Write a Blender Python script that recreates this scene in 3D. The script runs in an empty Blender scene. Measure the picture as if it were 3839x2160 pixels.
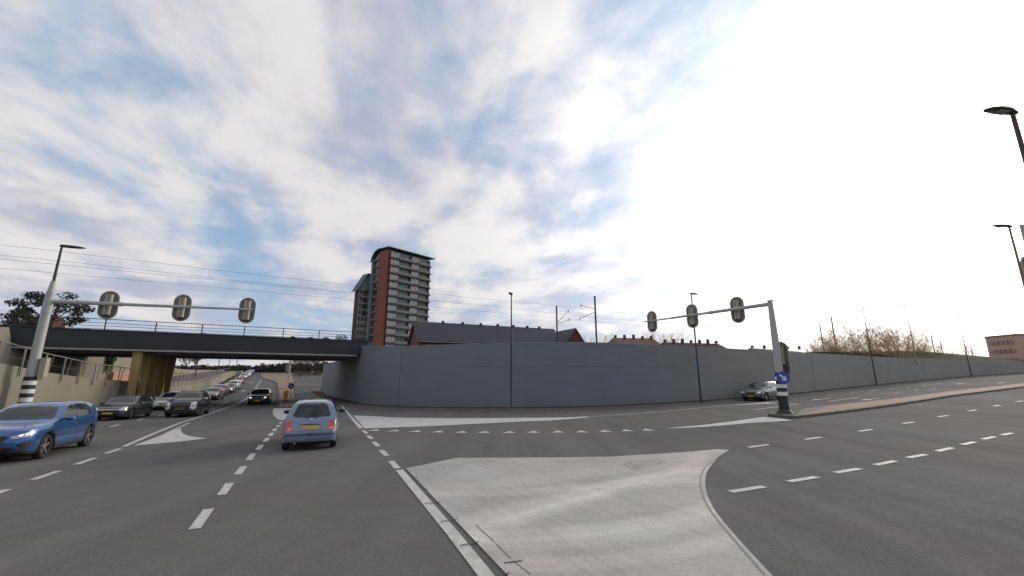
import bpy, bmesh, math, random
from mathutils import Vector, Matrix
from mathutils.bvhtree import BVHTree
R = math.radians
rnd = random.Random(7)
sc = bpy.context.scene
col = sc.collection

# ------------------------------------------------------------------ camera, sky, sun, exposure
HC = 2.1                      # camera height
PITCH = R(12.13)
FPX = 1550.6                  # focal length in pixels of the 3839 px wide photograph
CX, CY = 1919.5, 1080.0
cam_d = bpy.data.cameras.new('camera'); cam = bpy.data.objects.new('camera', cam_d); col.objects.link(cam)
cam.location = (0, 0, HC); cam.rotation_euler = (math.pi/2 + PITCH, 0, 0)
cam_d.sensor_width = 36; cam_d.lens = 36*FPX/3839; cam_d.clip_end = 6000; cam_d.clip_start = 0.05
sc.camera = cam

SUN_AZ, SUN_EL = R(50), R(17)
sdir = Vector((math.sin(SUN_AZ)*math.cos(SUN_EL), math.cos(SUN_AZ)*math.cos(SUN_EL), math.sin(SUN_EL)))
sd = bpy.data.lights.new('sun', 'SUN'); sd.energy = 1.3; sd.angle = R(11); sd.color = (1, .86, .68)
so = bpy.data.objects.new('sun', sd); col.objects.link(so)
so.rotation_euler = (-sdir).to_track_quat('-Z', 'Y').to_euler()

world = bpy.data.worlds.new('World'); sc.world = world; world.use_nodes = True
wn, wl = world.node_tree.nodes, world.node_tree.links
wn.clear()
def N(t, **kw):
    n = wn.new(t)
    for k, v in kw.items(): setattr(n, k, v)
    return n
def mth(op, a, b=None, c=None, clamp=False):
    n = N('ShaderNodeMath', operation=op); n.use_clamp = clamp
    for i, v in enumerate((a, b, c)):
        if v is None: continue
        if isinstance(v, (int, float)): n.inputs[i].default_value = v
        else: wl.new(v, n.inputs[i])
    return n.outputs[0]
def mix(f, a, b):
    n = N('ShaderNodeMix', data_type='RGBA')
    for i, v in ((0, f), (6, a), (7, b)):
        if isinstance(v, (int, float)): n.inputs[i].default_value = v
        elif isinstance(v, tuple): n.inputs[i].default_value = v + (1,)
        else: wl.new(v, n.inputs[i])
    return n.outputs[2]
tc = N('ShaderNodeTexCoord'); sky = N('ShaderNodeTexSky', sky_type='NISHITA')
sky.sun_disc = False; sky.sun_elevation = SUN_EL; sky.sun_rotation = SUN_AZ
sky.air_density = 1.0; sky.dust_density = 1.0; sky.ozone_density = 1.5
sep = N('ShaderNodeSeparateXYZ'); wl.new(tc.outputs['Generated'], sep.inputs[0])
den = mth('ADD', mth('MAXIMUM', sep.outputs[2], 0.0), 0.13)
px, py = mth('DIVIDE', sep.outputs[0], den), mth('DIVIDE', sep.outputs[1], den)
# cloud layers live on a flat plane high above, so streets of cloud run to the horizon
ang = R(110)
ax_ = mth('ADD', mth('MULTIPLY', px, math.cos(ang)), mth('MULTIPLY', py, math.sin(ang)))      # along
ay_ = mth('SUBTRACT', mth('MULTIPLY', py, math.cos(ang)), mth('MULTIPLY', px, math.sin(ang)))
def noise(sx, sy, scale, detail, rough, off, dist=0.0):
    c = N('ShaderNodeCombineXYZ'); wl.new(mth('MULTIPLY', ax_, sx), c.inputs[0]); wl.new(mth('MULTIPLY', ay_, sy), c.inputs[1]); c.inputs[2].default_value = off
    n = N('ShaderNodeTexNoise'); n.inputs['Scale'].default_value = scale; n.inputs['Detail'].default_value = detail
    n.inputs['Roughness'].default_value = rough; n.inputs['Distortion'].default_value = dist
    wl.new(c.outputs[0], n.inputs['Vector']); return n.outputs[0]
def ramp(v, lo, hi):
    n = N('ShaderNodeMapRange', interpolation_type='SMOOTHSTEP'); wl.new(v, n.inputs[0])
    n.inputs[1].default_value = lo; n.inputs[2].default_value = hi; return n.outputs[0]
n1 = noise(.34, 1.0, .85, 10, .52, 1.2, .22)
n2 = noise(.8, 1, 2.3, 12, .58, 17.4, .2)
n3 = noise(.8, 1, 1.5, 9, .55, 21.7, .5)
cov = mth('ADD', mth('MULTIPLY', n1, .55), mth('MULTIPLY', n2, .45))
cmask = ramp(cov, .36, .545)
shade = ramp(mth('ADD', mth('MULTIPLY', n3, .6), mth('MULTIPLY', n2, .4)), .40, .58)
dotn = N('ShaderNodeVectorMath', operation='DOT_PRODUCT'); wl.new(tc.outputs['Generated'], dotn.inputs[0]); dotn.inputs[1].default_value = sdir
dt = mth('MAXIMUM', dotn.outputs['Value'], 0.0)
cloudc = mix(shade, (5.3, 5.6, 6.8), (9.2, 8.95, 9.0))
toward = mth('POWER', dt, 5.0)
cb = N('ShaderNodeVectorMath', operation='SCALE'); wl.new(cloudc, cb.inputs[0]); wl.new(mth('ADD', .86, mth('MULTIPLY', toward, 0.9)), cb.inputs['Scale'])
blue = N('ShaderNodeVectorMath', operation='MULTIPLY_ADD'); wl.new(sky.outputs[0], blue.inputs[0]); blue.inputs[1].default_value = (.3, .3, .3); blue.inputs[2].default_value = (2.5, 3.75, 5.5)
skyc = mix(cmask, blue.outputs[0], cb.outputs[0])
# thin cloud veil scattering forward round the sun
g1 = mth('MULTIPLY', mth('POWER', dt, 9.0), 10.0); g2 = mth('MULTIPLY', mth('POWER', dt, 40.0), 30.0)
gv = mth('ADD', g1, g2)
gl = N('ShaderNodeVectorMath', operation='SCALE'); gl.inputs[0].default_value = (1, .95, .86); wl.new(gv, gl.inputs['Scale'])
sm = N('ShaderNodeVectorMath', operation='ADD'); wl.new(skyc, sm.inputs[0]); wl.new(gl.outputs[0], sm.inputs[1])
# pale horizon band
hz = mth('POWER', mth('SUBTRACT', 1.0, mth('MINIMUM', mth('MAXIMUM', sep.outputs[2], 0.0), 1.0)), 14.0)
hcol = mix(mth('POWER', dt, 2.0), (7.4, 7.2, 7.4), (10.6, 9.5, 8.1))
fin = mix(mth('MULTIPLY', hz, .86), sm.outputs[0], hcol)
bg = N('ShaderNodeBackground'); bg.inputs[1].default_value = .1; wl.new(fin, bg.inputs[0])
wo = N('ShaderNodeOutputWorld'); wl.new(bg.outputs[0], wo.inputs[0])
world.cycles.sampling_method = 'MANUAL'; world.cycles.sample_map_resolution = 1024
sc.view_settings.view_transform = 'Standard'; sc.view_settings.look = 'None'; sc.view_settings.exposure = 0.0; sc.view_settings.gamma = 1
sc.cycles.max_bounces = 6

# ------------------------------------------------------------------ helpers
def lin(c): return tuple(((x/255)/12.92 if x/255 <= .04045 else ((x/255+.055)/1.055)**2.4) for x in c)
MATS = {}
def mat(name, c, rough=.6, metal=0.0, var=0.0, vs=2.0, bump=0.0, bs=60.0, emit=None, es=0.0, coat=0.0, spec=None, stretch=(1, 1, 1)):
    if name in MATS: return MATS[name]
    m = bpy.data.materials.new(name); m.use_nodes = True; nt = m.node_tree; b = nt.nodes['Principled BSDF']
    b.inputs['Base Color'].default_value = (*c, 1); b.inputs['Roughness'].default_value = rough; b.inputs['Metallic'].default_value = metal
    if coat: b.inputs['Coat Weight'].default_value = coat; b.inputs['Coat Roughness'].default_value = .06
    if spec is not None: b.inputs['Specular IOR Level'].default_value = spec
    if emit: b.inputs['Emission Color'].default_value = (*emit, 1); b.inputs['Emission Strength'].default_value = es
    if var or bump:
        t = nt.nodes.new('ShaderNodeTexCoord'); mp = nt.nodes.new('ShaderNodeMapping'); mp.inputs['Scale'].default_value = stretch
        nt.links.new(t.outputs['Object'], mp.inputs[0])
    if var:
        n = nt.nodes.new('ShaderNodeTexNoise'); n.inputs['Scale'].default_value = vs; n.inputs['Detail'].default_value = 6; n.inputs['Roughness'].default_value = .6
        nt.links.new(mp.outputs[0], n.inputs['Vector'])
        r = nt.nodes.new('ShaderNodeMapRange'); r.inputs[1].default_value = .3; r.inputs[2].default_value = .7; r.inputs[3].default_value = 1-var; r.inputs[4].default_value = 1+var
        nt.links.new(n.outputs[0], r.inputs[0])
        s = nt.nodes.new('ShaderNodeVectorMath'); s.operation = 'SCALE'; s.inputs[0].default_value = c; nt.links.new(r.outputs[0], s.inputs['Scale'])
        nt.links.new(s.outputs[0], b.inputs['Base Color'])
    if bump:
        n = nt.nodes.new('ShaderNodeTexNoise'); n.inputs['Scale'].default_value = bs; n.inputs['Detail'].default_value = 4
        nt.links.new(mp.outputs[0], n.inputs['Vector'])
        bp = nt.nodes.new('ShaderNodeBump'); bp.inputs['Strength'].default_value = bump; bp.inputs['Distance'].default_value = .02
        nt.links.new(n.outputs[0], bp.inputs['Height']); nt.links.new(bp.outputs[0], b.inputs['Normal'])
    MATS[name] = m; return m

class MB:
    """collects simple solids and links them as one mesh object"""
    def __init__(s): s.v = []; s.f = []; s.m = []; s.cur = 0
    def add(s, vs, fs):
        o = len(s.v); s.v += [tuple(v) for v in vs]; s.f += [tuple(i+o for i in f) for f in fs]; s.m += [s.cur]*len(fs); return s
    def box(s, c, d, rz=0, ex=None):
        """box with centre c, size d, turned rz about z"""
        cx, cy, cz = c; a, b, h = d[0]/2, d[1]/2, d[2]/2; co, si = math.cos(rz), math.sin(rz)
        vs = []
        for z in (-h, h):
            for x, y in ((-a, -b), (a, -b), (a, b), (-a, b)): vs.append((cx+x*co-y*si, cy+x*si+y*co, cz+z))
        return s.add(vs, [(0, 3, 2, 1), (4, 5, 6, 7), (0, 1, 5, 4), (1, 2, 6, 5), (2, 3, 7, 6), (3, 0, 4, 7)])
    def tube(s, p, q, r0, r1=None, n=10, caps=True):
        p, q = Vector(p), Vector(q); r1 = r0 if r1 is None else r1; d = (q-p)
        if d.length < 1e-6: return s
        d.normalize(); u = d.orthogonal().normalized(); w = d.cross(u); vs = []
        for c, r in ((p, r0), (q, r1)):
            for i in range(n):
                a = 2*math.pi*i/n; vs.append(c+u*math.cos(a)*r+w*math.sin(a)*r)
        fs = [(i, (i+1) % n, n+(i+1) % n, n+i) for i in range(n)]
        if caps: fs += [tuple(range(n-1, -1, -1)), tuple(range(n, 2*n))]
        return s.add(vs, fs)
    def prism(s, poly, a, b):
        """polygon given as 3d points extruded from offset vector a to b"""
        n = len(poly); a, b = Vector(a), Vector(b); vs = [Vector(p)+a for p in poly]+[Vector(p)+b for p in poly]
        return s.add(vs, [tuple(range(n-1, -1, -1)), tuple(range(n, 2*n))]+[(i, (i+1) % n, n+(i+1) % n, n+i) for i in range(n)])
    def lathe(s, prof, c, n=24, axis='z'):
        vs = []; k = len(prof)
        for i in range(n):
            a = 2*math.pi*i/n
            for r, h in prof:
                x, y = r*math.cos(a), r*math.sin(a)
                p = (x, y, h) if axis == 'z' else ((x, h, y) if axis == 'y' else (h, x, y))
                vs.append((c[0]+p[0], c[1]+p[1], c[2]+p[2]))
        fs = [(i*k+j, ((i+1) % n)*k+j, ((i+1) % n)*k+j+1, i*k+j+1) for i in range(n) for j in range(k-1)]
        return s.add(vs, fs)
    def build(s, name, mats, parent=None, smooth=None, loc=None, bevel=0):
        me = bpy.data.meshes.new(name); me.from_pydata(s.v, [], s.f)
        if not isinstance(mats, (list, tuple)): mats = [mats]
        for m in mats: me.materials.append(m)
        me.polygons.foreach_set('material_index', s.m)
        bm = bmesh.new(); bm.from_mesh(me); bmesh.ops.recalc_face_normals(bm, faces=bm.faces); bm.to_mesh(me); bm.free()
        if smooth is not None:
            me.polygons.foreach_set('use_smooth', [True]*len(me.polygons)); me.set_sharp_from_angle(angle=R(smooth))
        me.update()
        o = bpy.data.objects.new(name, me); col.objects.link(o)
        if parent: o.parent = parent
        if loc: o.location = loc
        if bevel:
            bv = o.modifiers.new('b', 'BEVEL'); bv.width = bevel; bv.segments = 2; bv.limit_method = 'ANGLE'
        return o
def tag(o, label=None, cat=None, group=None, kind=None):
    for k, v in (('label', label), ('category', cat), ('group', group), ('kind', kind)):
        if v: o[k] = v
    return o
def empty(name, loc=(0, 0, 0), rz=0):
    o = bpy.data.objects.new(name, None); col.objects.link(o); o.location = loc; o.rotation_euler = (0, 0, rz); o.empty_display_size = .2; return o
def copy_tree(o, parent=None):
    c = o.copy(); col.objects.link(c)
    if parent: c.parent = parent
    for ch in [x for x in bpy.data.objects if x.parent == o and x != c]: copy_tree(ch, c)
    return c

# ------------------------------------------------------------------ terrain
def sp(x, k): return x if x > 30*k else k*math.log(1+math.exp(x/k))
def sst(a, b, x):
    t = min(1, max(0, (x-a)/(b-a))); return t*t*(3-2*t)
RD = Vector((-.412, .911)); RS = Vector((.872, .489))
def G(x, y):
    s = RS.x*x+RS.y*y; p = RD.x*x+RD.y*y
    rise = .031*sp(s-27, 6); rise = 3.4-sp(3.4-rise, .3)
    up = .037*sp(p-66, 6); up = 4.2-sp(4.2-up, .35)
    return rise - .4*sst(12, 42, p) + up
cp, spi = math.cos(PITCH), math.sin(PITCH)
def ray(u, v):
    a, b = u-CX, v-CY
    return Vector((a, FPX*cp+b*spi, FPX*spi-b*cp)).normalized()
def gp(u, v, dz=0.0):
    """the point of the ground seen at photograph pixel (u, v): used only to read off plan positions"""
    d = ray(u, v); o = Vector((0, 0, HC)); t = 1.0; pt = 0
    while t < 600:
        q = o+d*t
        if q.z < G(q.x, q.y)+dz:
            a, b = pt, t
            for _ in range(40):
                m = (a+b)/2; q = o+d*m
                if q.z < G(q.x, q.y)+dz: b = m
                else: a = m
            q = o+d*b; return Vector((q.x, q.y))
        pt = t; t *= 1.015
    q = o+d*200; return Vector((q.x, q.y))
def zat(x, y, v):
    """height of the point above plan position (x, y) that shows at photograph row v"""
    b = v-CY; return HC + (FPX*spi-b*cp)/(FPX*cp+b*spi)*y
def uof(x, y, z):
    f = y*cp+(z-HC)*spi; return CX+FPX*x/f, CY-FPX*((z-HC)*cp-y*spi)/f

def drape(name, poly, m, off, maxe=1.2, thick=0.0, label=None, holes=None):
    """lay a flat outline (plan points) on the ground"""
    bm = bmesh.new(); vs = [bm.verts.new((p[0], p[1], 0)) for p in poly]; bm.faces.new(vs)
    bmesh.ops.triangulate(bm, faces=bm.faces)
    for _ in range(9):
        es = [e for e in bm.edges if e.calc_length() > maxe]
        if not es: break
        bmesh.ops.subdivide_edges(bm, edges=es, cuts=1); bmesh.ops.triangulate(bm, faces=bm.faces)
    if thick:
        r = bmesh.ops.extrude_face_region(bm, geom=bm.faces[:])
        top = set(v for v in r['geom'] if isinstance(v, bmesh.types.BMVert))
    for v in bm.verts:
        v.co.z = G(v.co.x, v.co.y)+off+((thick if v in top else -.1) if thick else 0)
    bmesh.ops.recalc_face_normals(bm, faces=bm.faces)
    if not thick:
        for f in bm.faces:
            if f.normal.z < 0: f.normal_flip()
    me = bpy.data.meshes.new(name); bm.to_mesh(me); bm.free(); me.materials.append(m)
    o = bpy.data.objects.new(name, me); col.objects.link(o); o['kind'] = 'structure'
    return o
# ------------------------------------------------------------------ ground, road surface
def asphalt():
    m = bpy.data.materials.new('asphalt'); m.use_nodes = True; nt = m.node_tree; b = nt.nodes['Principled BSDF']; L = nt.links.new
    t = nt.nodes.new('ShaderNodeTexCoord')
    def nz(sc_, det, st=(1, 1, 1), rz=0, ro=.6):
        mp = nt.nodes.new('ShaderNodeMapping'); mp.inputs['Scale'].default_value = st; mp.inputs['Rotation'].default_value = (0, 0, rz)
        L(t.outputs['Object'], mp.inputs[0]); n = nt.nodes.new('ShaderNodeTexNoise'); n.inputs['Scale'].default_value = sc_; n.inputs['Detail'].default_value = det; n.inputs['Roughness'].default_value = ro
        L(mp.outputs[0], n.inputs['Vector']); return n.outputs[0]
    def mr(v, a, b_, c, d):
        n = nt.nodes.new('ShaderNodeMapRange'); L(v, n.inputs[0])
        for i, x in enumerate((a, b_, c, d)): n.inputs[i+1].default_value = x
        return n.outputs[0]
    def mul(a, b_):
        n = nt.nodes.new('ShaderNodeMath'); n.operation = 'MULTIPLY'; L(a, n.inputs[0]); L(b_, n.inputs[1]); return n.outputs[0]
    big = mr(nz(.10, 5), .35, .65, .93, 1.16); tracks = mr(nz(1.0, 6, (.8, .05, 1), R(-24.3)), .3, .7, .88, 1.14)
    mid = mr(nz(2.2, 6), .3, .7, .94, 1.06); fine = mr(nz(26, 4, ro=.9), .3, .72, .70, 1.36)
    k = mul(mul(big, tracks), mul(mid, fine))
    warm = nt.nodes.new('ShaderNodeMix'); warm.data_type = 'RGBA'; L(mr(nz(.16, 3), .42, .66, 0, 1), warm.inputs[0])
    warm.inputs[6].default_value = (.138, .134, .124, 1); warm.inputs[7].default_value = (.146, .130, .121, 1)
    s = nt.nodes.new('ShaderNodeVectorMath'); s.operation = 'SCALE'; L(warm.outputs[2], s.inputs[0]); L(k, s.inputs['Scale']); L(s.outputs[0], b.inputs['Base Color'])
    L(mr(nz(.5, 5), .3, .7, .86, .96), b.inputs['Roughness']); b.inputs['Specular IOR Level'].default_value = .02
    bp = nt.nodes.new('ShaderNodeBump'); bp.inputs['Strength'].default_value = .35; bp.inputs['Distance'].default_value = .008
    L(nz(110, 3), bp.inputs['Height']); L(bp.outputs[0], b.inputs['Normal']); return m
M_ASPH = asphalt()
M_PAINT = mat('road_paint', (.50, .48, .44), .7, var=.22, vs=7, bump=.2, bs=150)
M_SEAM = mat('bitumen_seam', (.06, .056, .052), .7)
M_KERB = mat('kerb_concrete', (.11, .10, .075), .85, var=.3, vs=3, bump=.3, bs=40)
M_TANPAVE = mat('tan_paving', (.28, .195, .13), .85, spec=.2, var=.22, vs=1.4, bump=.4, bs=25)
M_EARTH = mat('bare_earth', (.085, .062, .045), .95, spec=.05, var=.4, vs=1.8, bump=.6, bs=14)
M_GRASS = mat('rough_grass', (.060, .075, .025), .95, spec=.03, var=.45, vs=.6, bump=.8, bs=9)
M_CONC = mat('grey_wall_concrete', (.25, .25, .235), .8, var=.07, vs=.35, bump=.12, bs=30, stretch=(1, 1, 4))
M_CONCL = mat('pale_wall_concrete', (.235, .215, .165), .85, var=.10, vs=.6, bump=.15, bs=25, stretch=(1, 1, .6))
M_JOINT = mat('wall_joint', (.07, .07, .07), .9)
M_STEEL = mat('painted_grey_steel', (.40, .41, .38), .45, var=.06, vs=4)
M_DKSTEEL = mat('dark_brown_steel', (.035, .028, .026), .5, var=.1, vs=5)
M_GALV = mat('galvanised_rail', (.26, .245, .23), .5, .3, var=.12, vs=5)
M_GIRD = mat('dark_girder_paint', (.028, .028, .033), .55, var=.15, vs=.5, bump=.05, bs=10)
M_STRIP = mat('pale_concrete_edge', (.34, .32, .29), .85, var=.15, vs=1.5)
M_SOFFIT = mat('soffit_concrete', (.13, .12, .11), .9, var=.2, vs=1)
M_YEL = mat('yellow_pier_paint', (.36, .25, .10), .7, var=.2, vs=1.2, bump=.1, bs=20)
M_BLACK = mat('matt_black', (.02, .02, .022), .6); M_WHITE = mat('white_band', (.72, .71, .68), .5, var=.05)
M_RAILW = mat('copper_wire', (.10, .10, .11), .6)

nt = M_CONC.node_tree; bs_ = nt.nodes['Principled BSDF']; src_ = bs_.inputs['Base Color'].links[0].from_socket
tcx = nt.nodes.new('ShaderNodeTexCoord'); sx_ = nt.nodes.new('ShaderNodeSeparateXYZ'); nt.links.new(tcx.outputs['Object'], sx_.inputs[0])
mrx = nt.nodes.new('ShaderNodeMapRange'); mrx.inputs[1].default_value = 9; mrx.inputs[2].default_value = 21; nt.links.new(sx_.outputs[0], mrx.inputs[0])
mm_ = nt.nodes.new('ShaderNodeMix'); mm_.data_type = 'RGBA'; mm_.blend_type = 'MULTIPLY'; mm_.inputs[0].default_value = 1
tint = nt.nodes.new('ShaderNodeMix'); tint.data_type = 'RGBA'; tint.inputs[6].default_value = (.66, .75, .88, 1); tint.inputs[7].default_value = (1.0, .98, .95, 1)   # darker and bluer at low x, blending to near neutral at higher x
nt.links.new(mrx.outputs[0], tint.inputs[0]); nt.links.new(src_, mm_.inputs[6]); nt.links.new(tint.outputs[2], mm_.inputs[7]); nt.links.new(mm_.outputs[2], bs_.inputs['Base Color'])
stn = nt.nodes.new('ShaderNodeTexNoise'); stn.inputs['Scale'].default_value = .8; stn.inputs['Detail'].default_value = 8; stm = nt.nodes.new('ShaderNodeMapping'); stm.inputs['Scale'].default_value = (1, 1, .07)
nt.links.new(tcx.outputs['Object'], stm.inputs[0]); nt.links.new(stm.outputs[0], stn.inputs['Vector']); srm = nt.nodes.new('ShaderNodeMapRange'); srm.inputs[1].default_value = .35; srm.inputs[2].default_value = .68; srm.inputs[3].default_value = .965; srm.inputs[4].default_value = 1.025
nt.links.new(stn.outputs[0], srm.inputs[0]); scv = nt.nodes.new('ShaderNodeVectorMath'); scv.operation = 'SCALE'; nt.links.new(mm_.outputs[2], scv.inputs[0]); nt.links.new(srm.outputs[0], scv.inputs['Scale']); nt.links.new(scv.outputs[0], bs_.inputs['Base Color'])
def road_sheet():
    xs = [-140+i*2 for i in range(0, 48)]+[-44+i*1.25 for i in range(0, 113)]+[97+i*3 for i in range(0, 30)]
    ys = [-40+i*3 for i in range(0, 13)]+[-2+i*1.25 for i in range(0, 64)]+[78+i*2.5 for i in range(0, 75)]
    mb = MB(); nx = len(xs)
    mb.v = [(x, y, G(x, y)) for y in ys for x in xs]
    mb.f = [(j*nx+i, j*nx+i+1, (j+1)*nx+i+1, (j+1)*nx+i) for j in range(len(ys)-1) for i in range(nx-1)]
    mb.m = [0]*len(mb.f)
    tag(mb.build('road', M_ASPH, smooth=60), kind='structure')
road_sheet()
g = MB(); rs = [0, 60, 100, 150, 220, 300, 500, 900, 1800, 4000]
for r in rs:
    for i in range(64):
        a = 2*math.pi*i/64; x, y = r*math.cos(a), 60+r*math.sin(a)
        g.v.append((x, y, min(G(x, y), 4.2)-(.5 if r < 260 else .05)))
g.f = [(j*64+i, j*64+(i+1) % 64, (j+1)*64+(i+1) % 64, (j+1)*64+i) for j in range(len(rs)-1) for i in range(64)]; g.m = [0]*len(g.f)
tag(g.build('ground', M_GRASS), kind='structure')

# ------------------------------------------------------------------ markings (plan positions read from the photograph)
P = lambda *a: [gp(u, v) for u, v in a]
def strip_poly(pts, w):
    """outline of a painted line of width w along plan points"""
    L_, R_ = [], []
    for i, p in enumerate(pts):
        a = pts[max(0, i-1)]; b = pts[min(len(pts)-1, i+1)]; d = (b-a).normalized(); n = Vector((-d.y, d.x))
        L_.append(p+n*w/2); R_.append(p-n*w/2)
    return L_+R_[::-1]
def resample(pts, step=1.0):
    out = [pts[0]]
    for a, b in zip(pts, pts[1:]):
        n = max(1, int((b-a).length/step))
        out += [a+(b-a)*k/n for k in range(1, n+1)]
    return out
def line(name, pix, w=.15, off=.009): return drape(name, strip_poly(resample(P(*pix), 3), w), M_PAINT, off)
def cA(x, y): return 1280+x/3.22, 1500+y/3.22
def cB(x, y): return 2080+x/3.22, 1500+y/3.22
def cC(x, y): return 2640+x/2.1484, 1400+y/2.1484
def cD(x, y): return x/2.1467, 1500+y/2.1467
def c2(x, y): return 300+x/3.22, 1250+y/3.22
def c3(x, y): return 900+x/2.898, 1250+y/2.898
def c4(x, y): return 940+x/7.1556, 1340+y/7.1556
def q3(x, y): return 560+x/6.44, 1340+y/6.44
dashes = [(cA(262, 370), cA(306, 408)), (cA(322, 433), cA(368, 474)), (cA(388, 508), cA(448, 562)), (cA(478, 608), cA(548, 676)), (cA(598, 740), cA(676, 830)),
  (cD(-130, 790), cD(62, 722)), (cD(262, 645), cD(474, 573)), (cD(607, 522), cD(764, 468)), (cD(853, 432), cD(968, 392)),
  (cD(1563, 1042), cD(1680, 880)), (cD(1782, 767), cD(1848, 671)), (cD(1912, 601), cD(1962, 536)), (cD(2002, 485), cD(2038, 433)), (cD(2077, 402), cD(2105, 362)),
  (cD(2132, 338), cD(2152, 308)), (cD(2172, 290), cD(2190, 266)), (cD(2204, 250), cD(2220, 230)), (cD(2234, 216), cD(2246, 203)), (cD(2256, 190), cD(2265, 178)),
  (c2(360, 1132), c2(470, 1104)), (c2(692, 1052), c2(775, 1034)), (c2(935, 1000), c2(990, 985)),
  (cC(210, 957), cC(485, 914)), (cC(680, 874), cC(910, 836)), (cC(1060, 802), cC(1255, 769)), (cC(1380, 740), cC(1540, 707)), (cC(1640, 681), cC(1785, 655)),
  (cC(1875, 629), cC(2000, 601)), (cC(2080, 576), cC(2180, 553)), (cC(2245, 532), cC(2340, 511)), (cC(2400, 498), cC(2480, 482)),
  (cC(358, 598), cC(520, 575)), (cC(810, 534), cC(940, 515)), (cC(1245, 468), cC(1355, 452)), (cC(1600, 406), cC(1690, 393)), (cC(1885, 351), cC(1965, 340)),
  (cC(2125, 304), cC(2190, 295)), (cC(2330, 266), cC(2385, 258)), (cC(2515, 229), cC(2570, 222)),
  (cC(1000, 180), cC(1035, 176)), (cC(1175, 160), cC(1212, 155)), (cC(1345, 142), cC(1385, 137)), (cC(1490, 127), cC(1530, 122)), (cC(1625, 112), cC(1660, 108)),
  (cC(1755, 99), cC(1790, 95)), (cC(1870, 86), cC(1900, 83)), (cC(2000, 74), cC(2030, 71)), (cC(1535, 160), cC(1575, 156)), (cC(1695, 139), cC(1730, 135)), (cC(1835, 124), cC(1865, 120))]
for a, b in dashes: line('lane_dash', (a, b), .15)
for k, pix in enumerate([((1281, 1522), (1300, 1545), (1330, 1580), (1355, 1607)),
            ((1497, 1763), (1600, 1886), (1700, 2005), (1822, 2160), (2010, 2420)),
            (c2(530, 1370), c2(860, 1225), c2(1220, 1078), c2(1700, 925), c2(1880, 860), c2(2000, 795), c2(2100, 690), c2(2190, 560)),
            (cB(-200, 226), cB(500, 198), cB(1100, 157), cB(2000, 72), cB(2576, 27), cC(600, 240), cC(760, 250)),
            (cC(400, 293), cC(620, 265), cC(740, 252)),
            (cC(700, 196), cC(900, 188)), (cC(1000, 225), cC(1250, 195))]):
    line('edge_line', pix, .17 if k < 2 else .15)
# second, thinner line beside the centre line
drape('edge_line', strip_poly(resample([p+Vector((.33, .15)) for p in P(c2(620, 1345), c2(860, 1235), c2(1215, 1085))], 3), .1), M_PAINT, .009)
wedges = {
 'far_hatch_block': (cA(140, 186), cA(420, 200), cA(700, 214), cA(1200, 221), cA(1800, 221), cA(2576, 214), cB(400, 204), cB(400, 214), cA(2576, 247), cA(2200, 262), cA(1700, 286), cA(1000, 321), cA(280, 346)),
 'near_splitter_wedge': ((2487, 1608), (2640, 1594), (2750, 1580), (2863, 1564), (2920, 1568), (2970, 1577), (2800, 1588), (2640, 1602)),
 'oncoming_wedge': (c2(640, 1360), c2(900, 1265), c2(1160, 1168), c2(1215, 1150), c2(1225, 1195), c2(1250, 1216), c2(1290, 1236), c2(1400, 1259), c2(1535, 1270), c2(1200, 1311), c2(800, 1346)),
 'island_nose': ((1027, 1531), (1105, 1530), (1105, 1548), (1088, 1562), (1069, 1577), (1052, 1575), (1038, 1570), (1028, 1562), (1022.5, 1553), (1023, 1542)),
}
for k, v in wedges.items(): drape('painted_wedge', P(*v), M_PAINT, .011)
# give-way triangles
tc_ = [cA(400, 366), cA(640, 373), cA(900, 379), cA(1170, 385), cA(1450, 389), cA(1725, 390), cA(2030, 391), cA(2320, 389), cB(40, 386), cB(325, 385), cB(605, 378), cB(870, 370), cB(1120, 362)]
tp = P(*tc_); tdir = (tp[-1]-tp[0]).normalized(); tn = Vector((-tdir.y, tdir.x))
for q in tp:
    drape('give_way_triangle', [q-tdir*.26-tn*.22, q+tdir*.26-tn*.22, q+tn*.38], M_PAINT, .010)
# arrows
def arrow(q, d, s=1.0, bend=0):
    n = Vector((-d.y, d.x)); f = lambda a, b: q+d*a*s+n*b*s
    drape('lane_arrow', [f(-1.6, -.08), f(.5, -.08), f(.5, -.32), f(1.9, 0), f(.5, .32), f(.5, .08), f(-1.6, .08)], M_PAINT, .010)
for pix, d in ((cC(950, 207), -RS), (cC(1345, 208), -RS), (cC(2075, 80), -RS), (cC(2400, 75), -RS)): arrow(gp(*pix), d, .9)
for pix in (c2(1745, 838), c2(1975, 693), c2(2068, 597), c2(2112, 545)): arrow(gp(*pix), -RD, 1.0)

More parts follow.
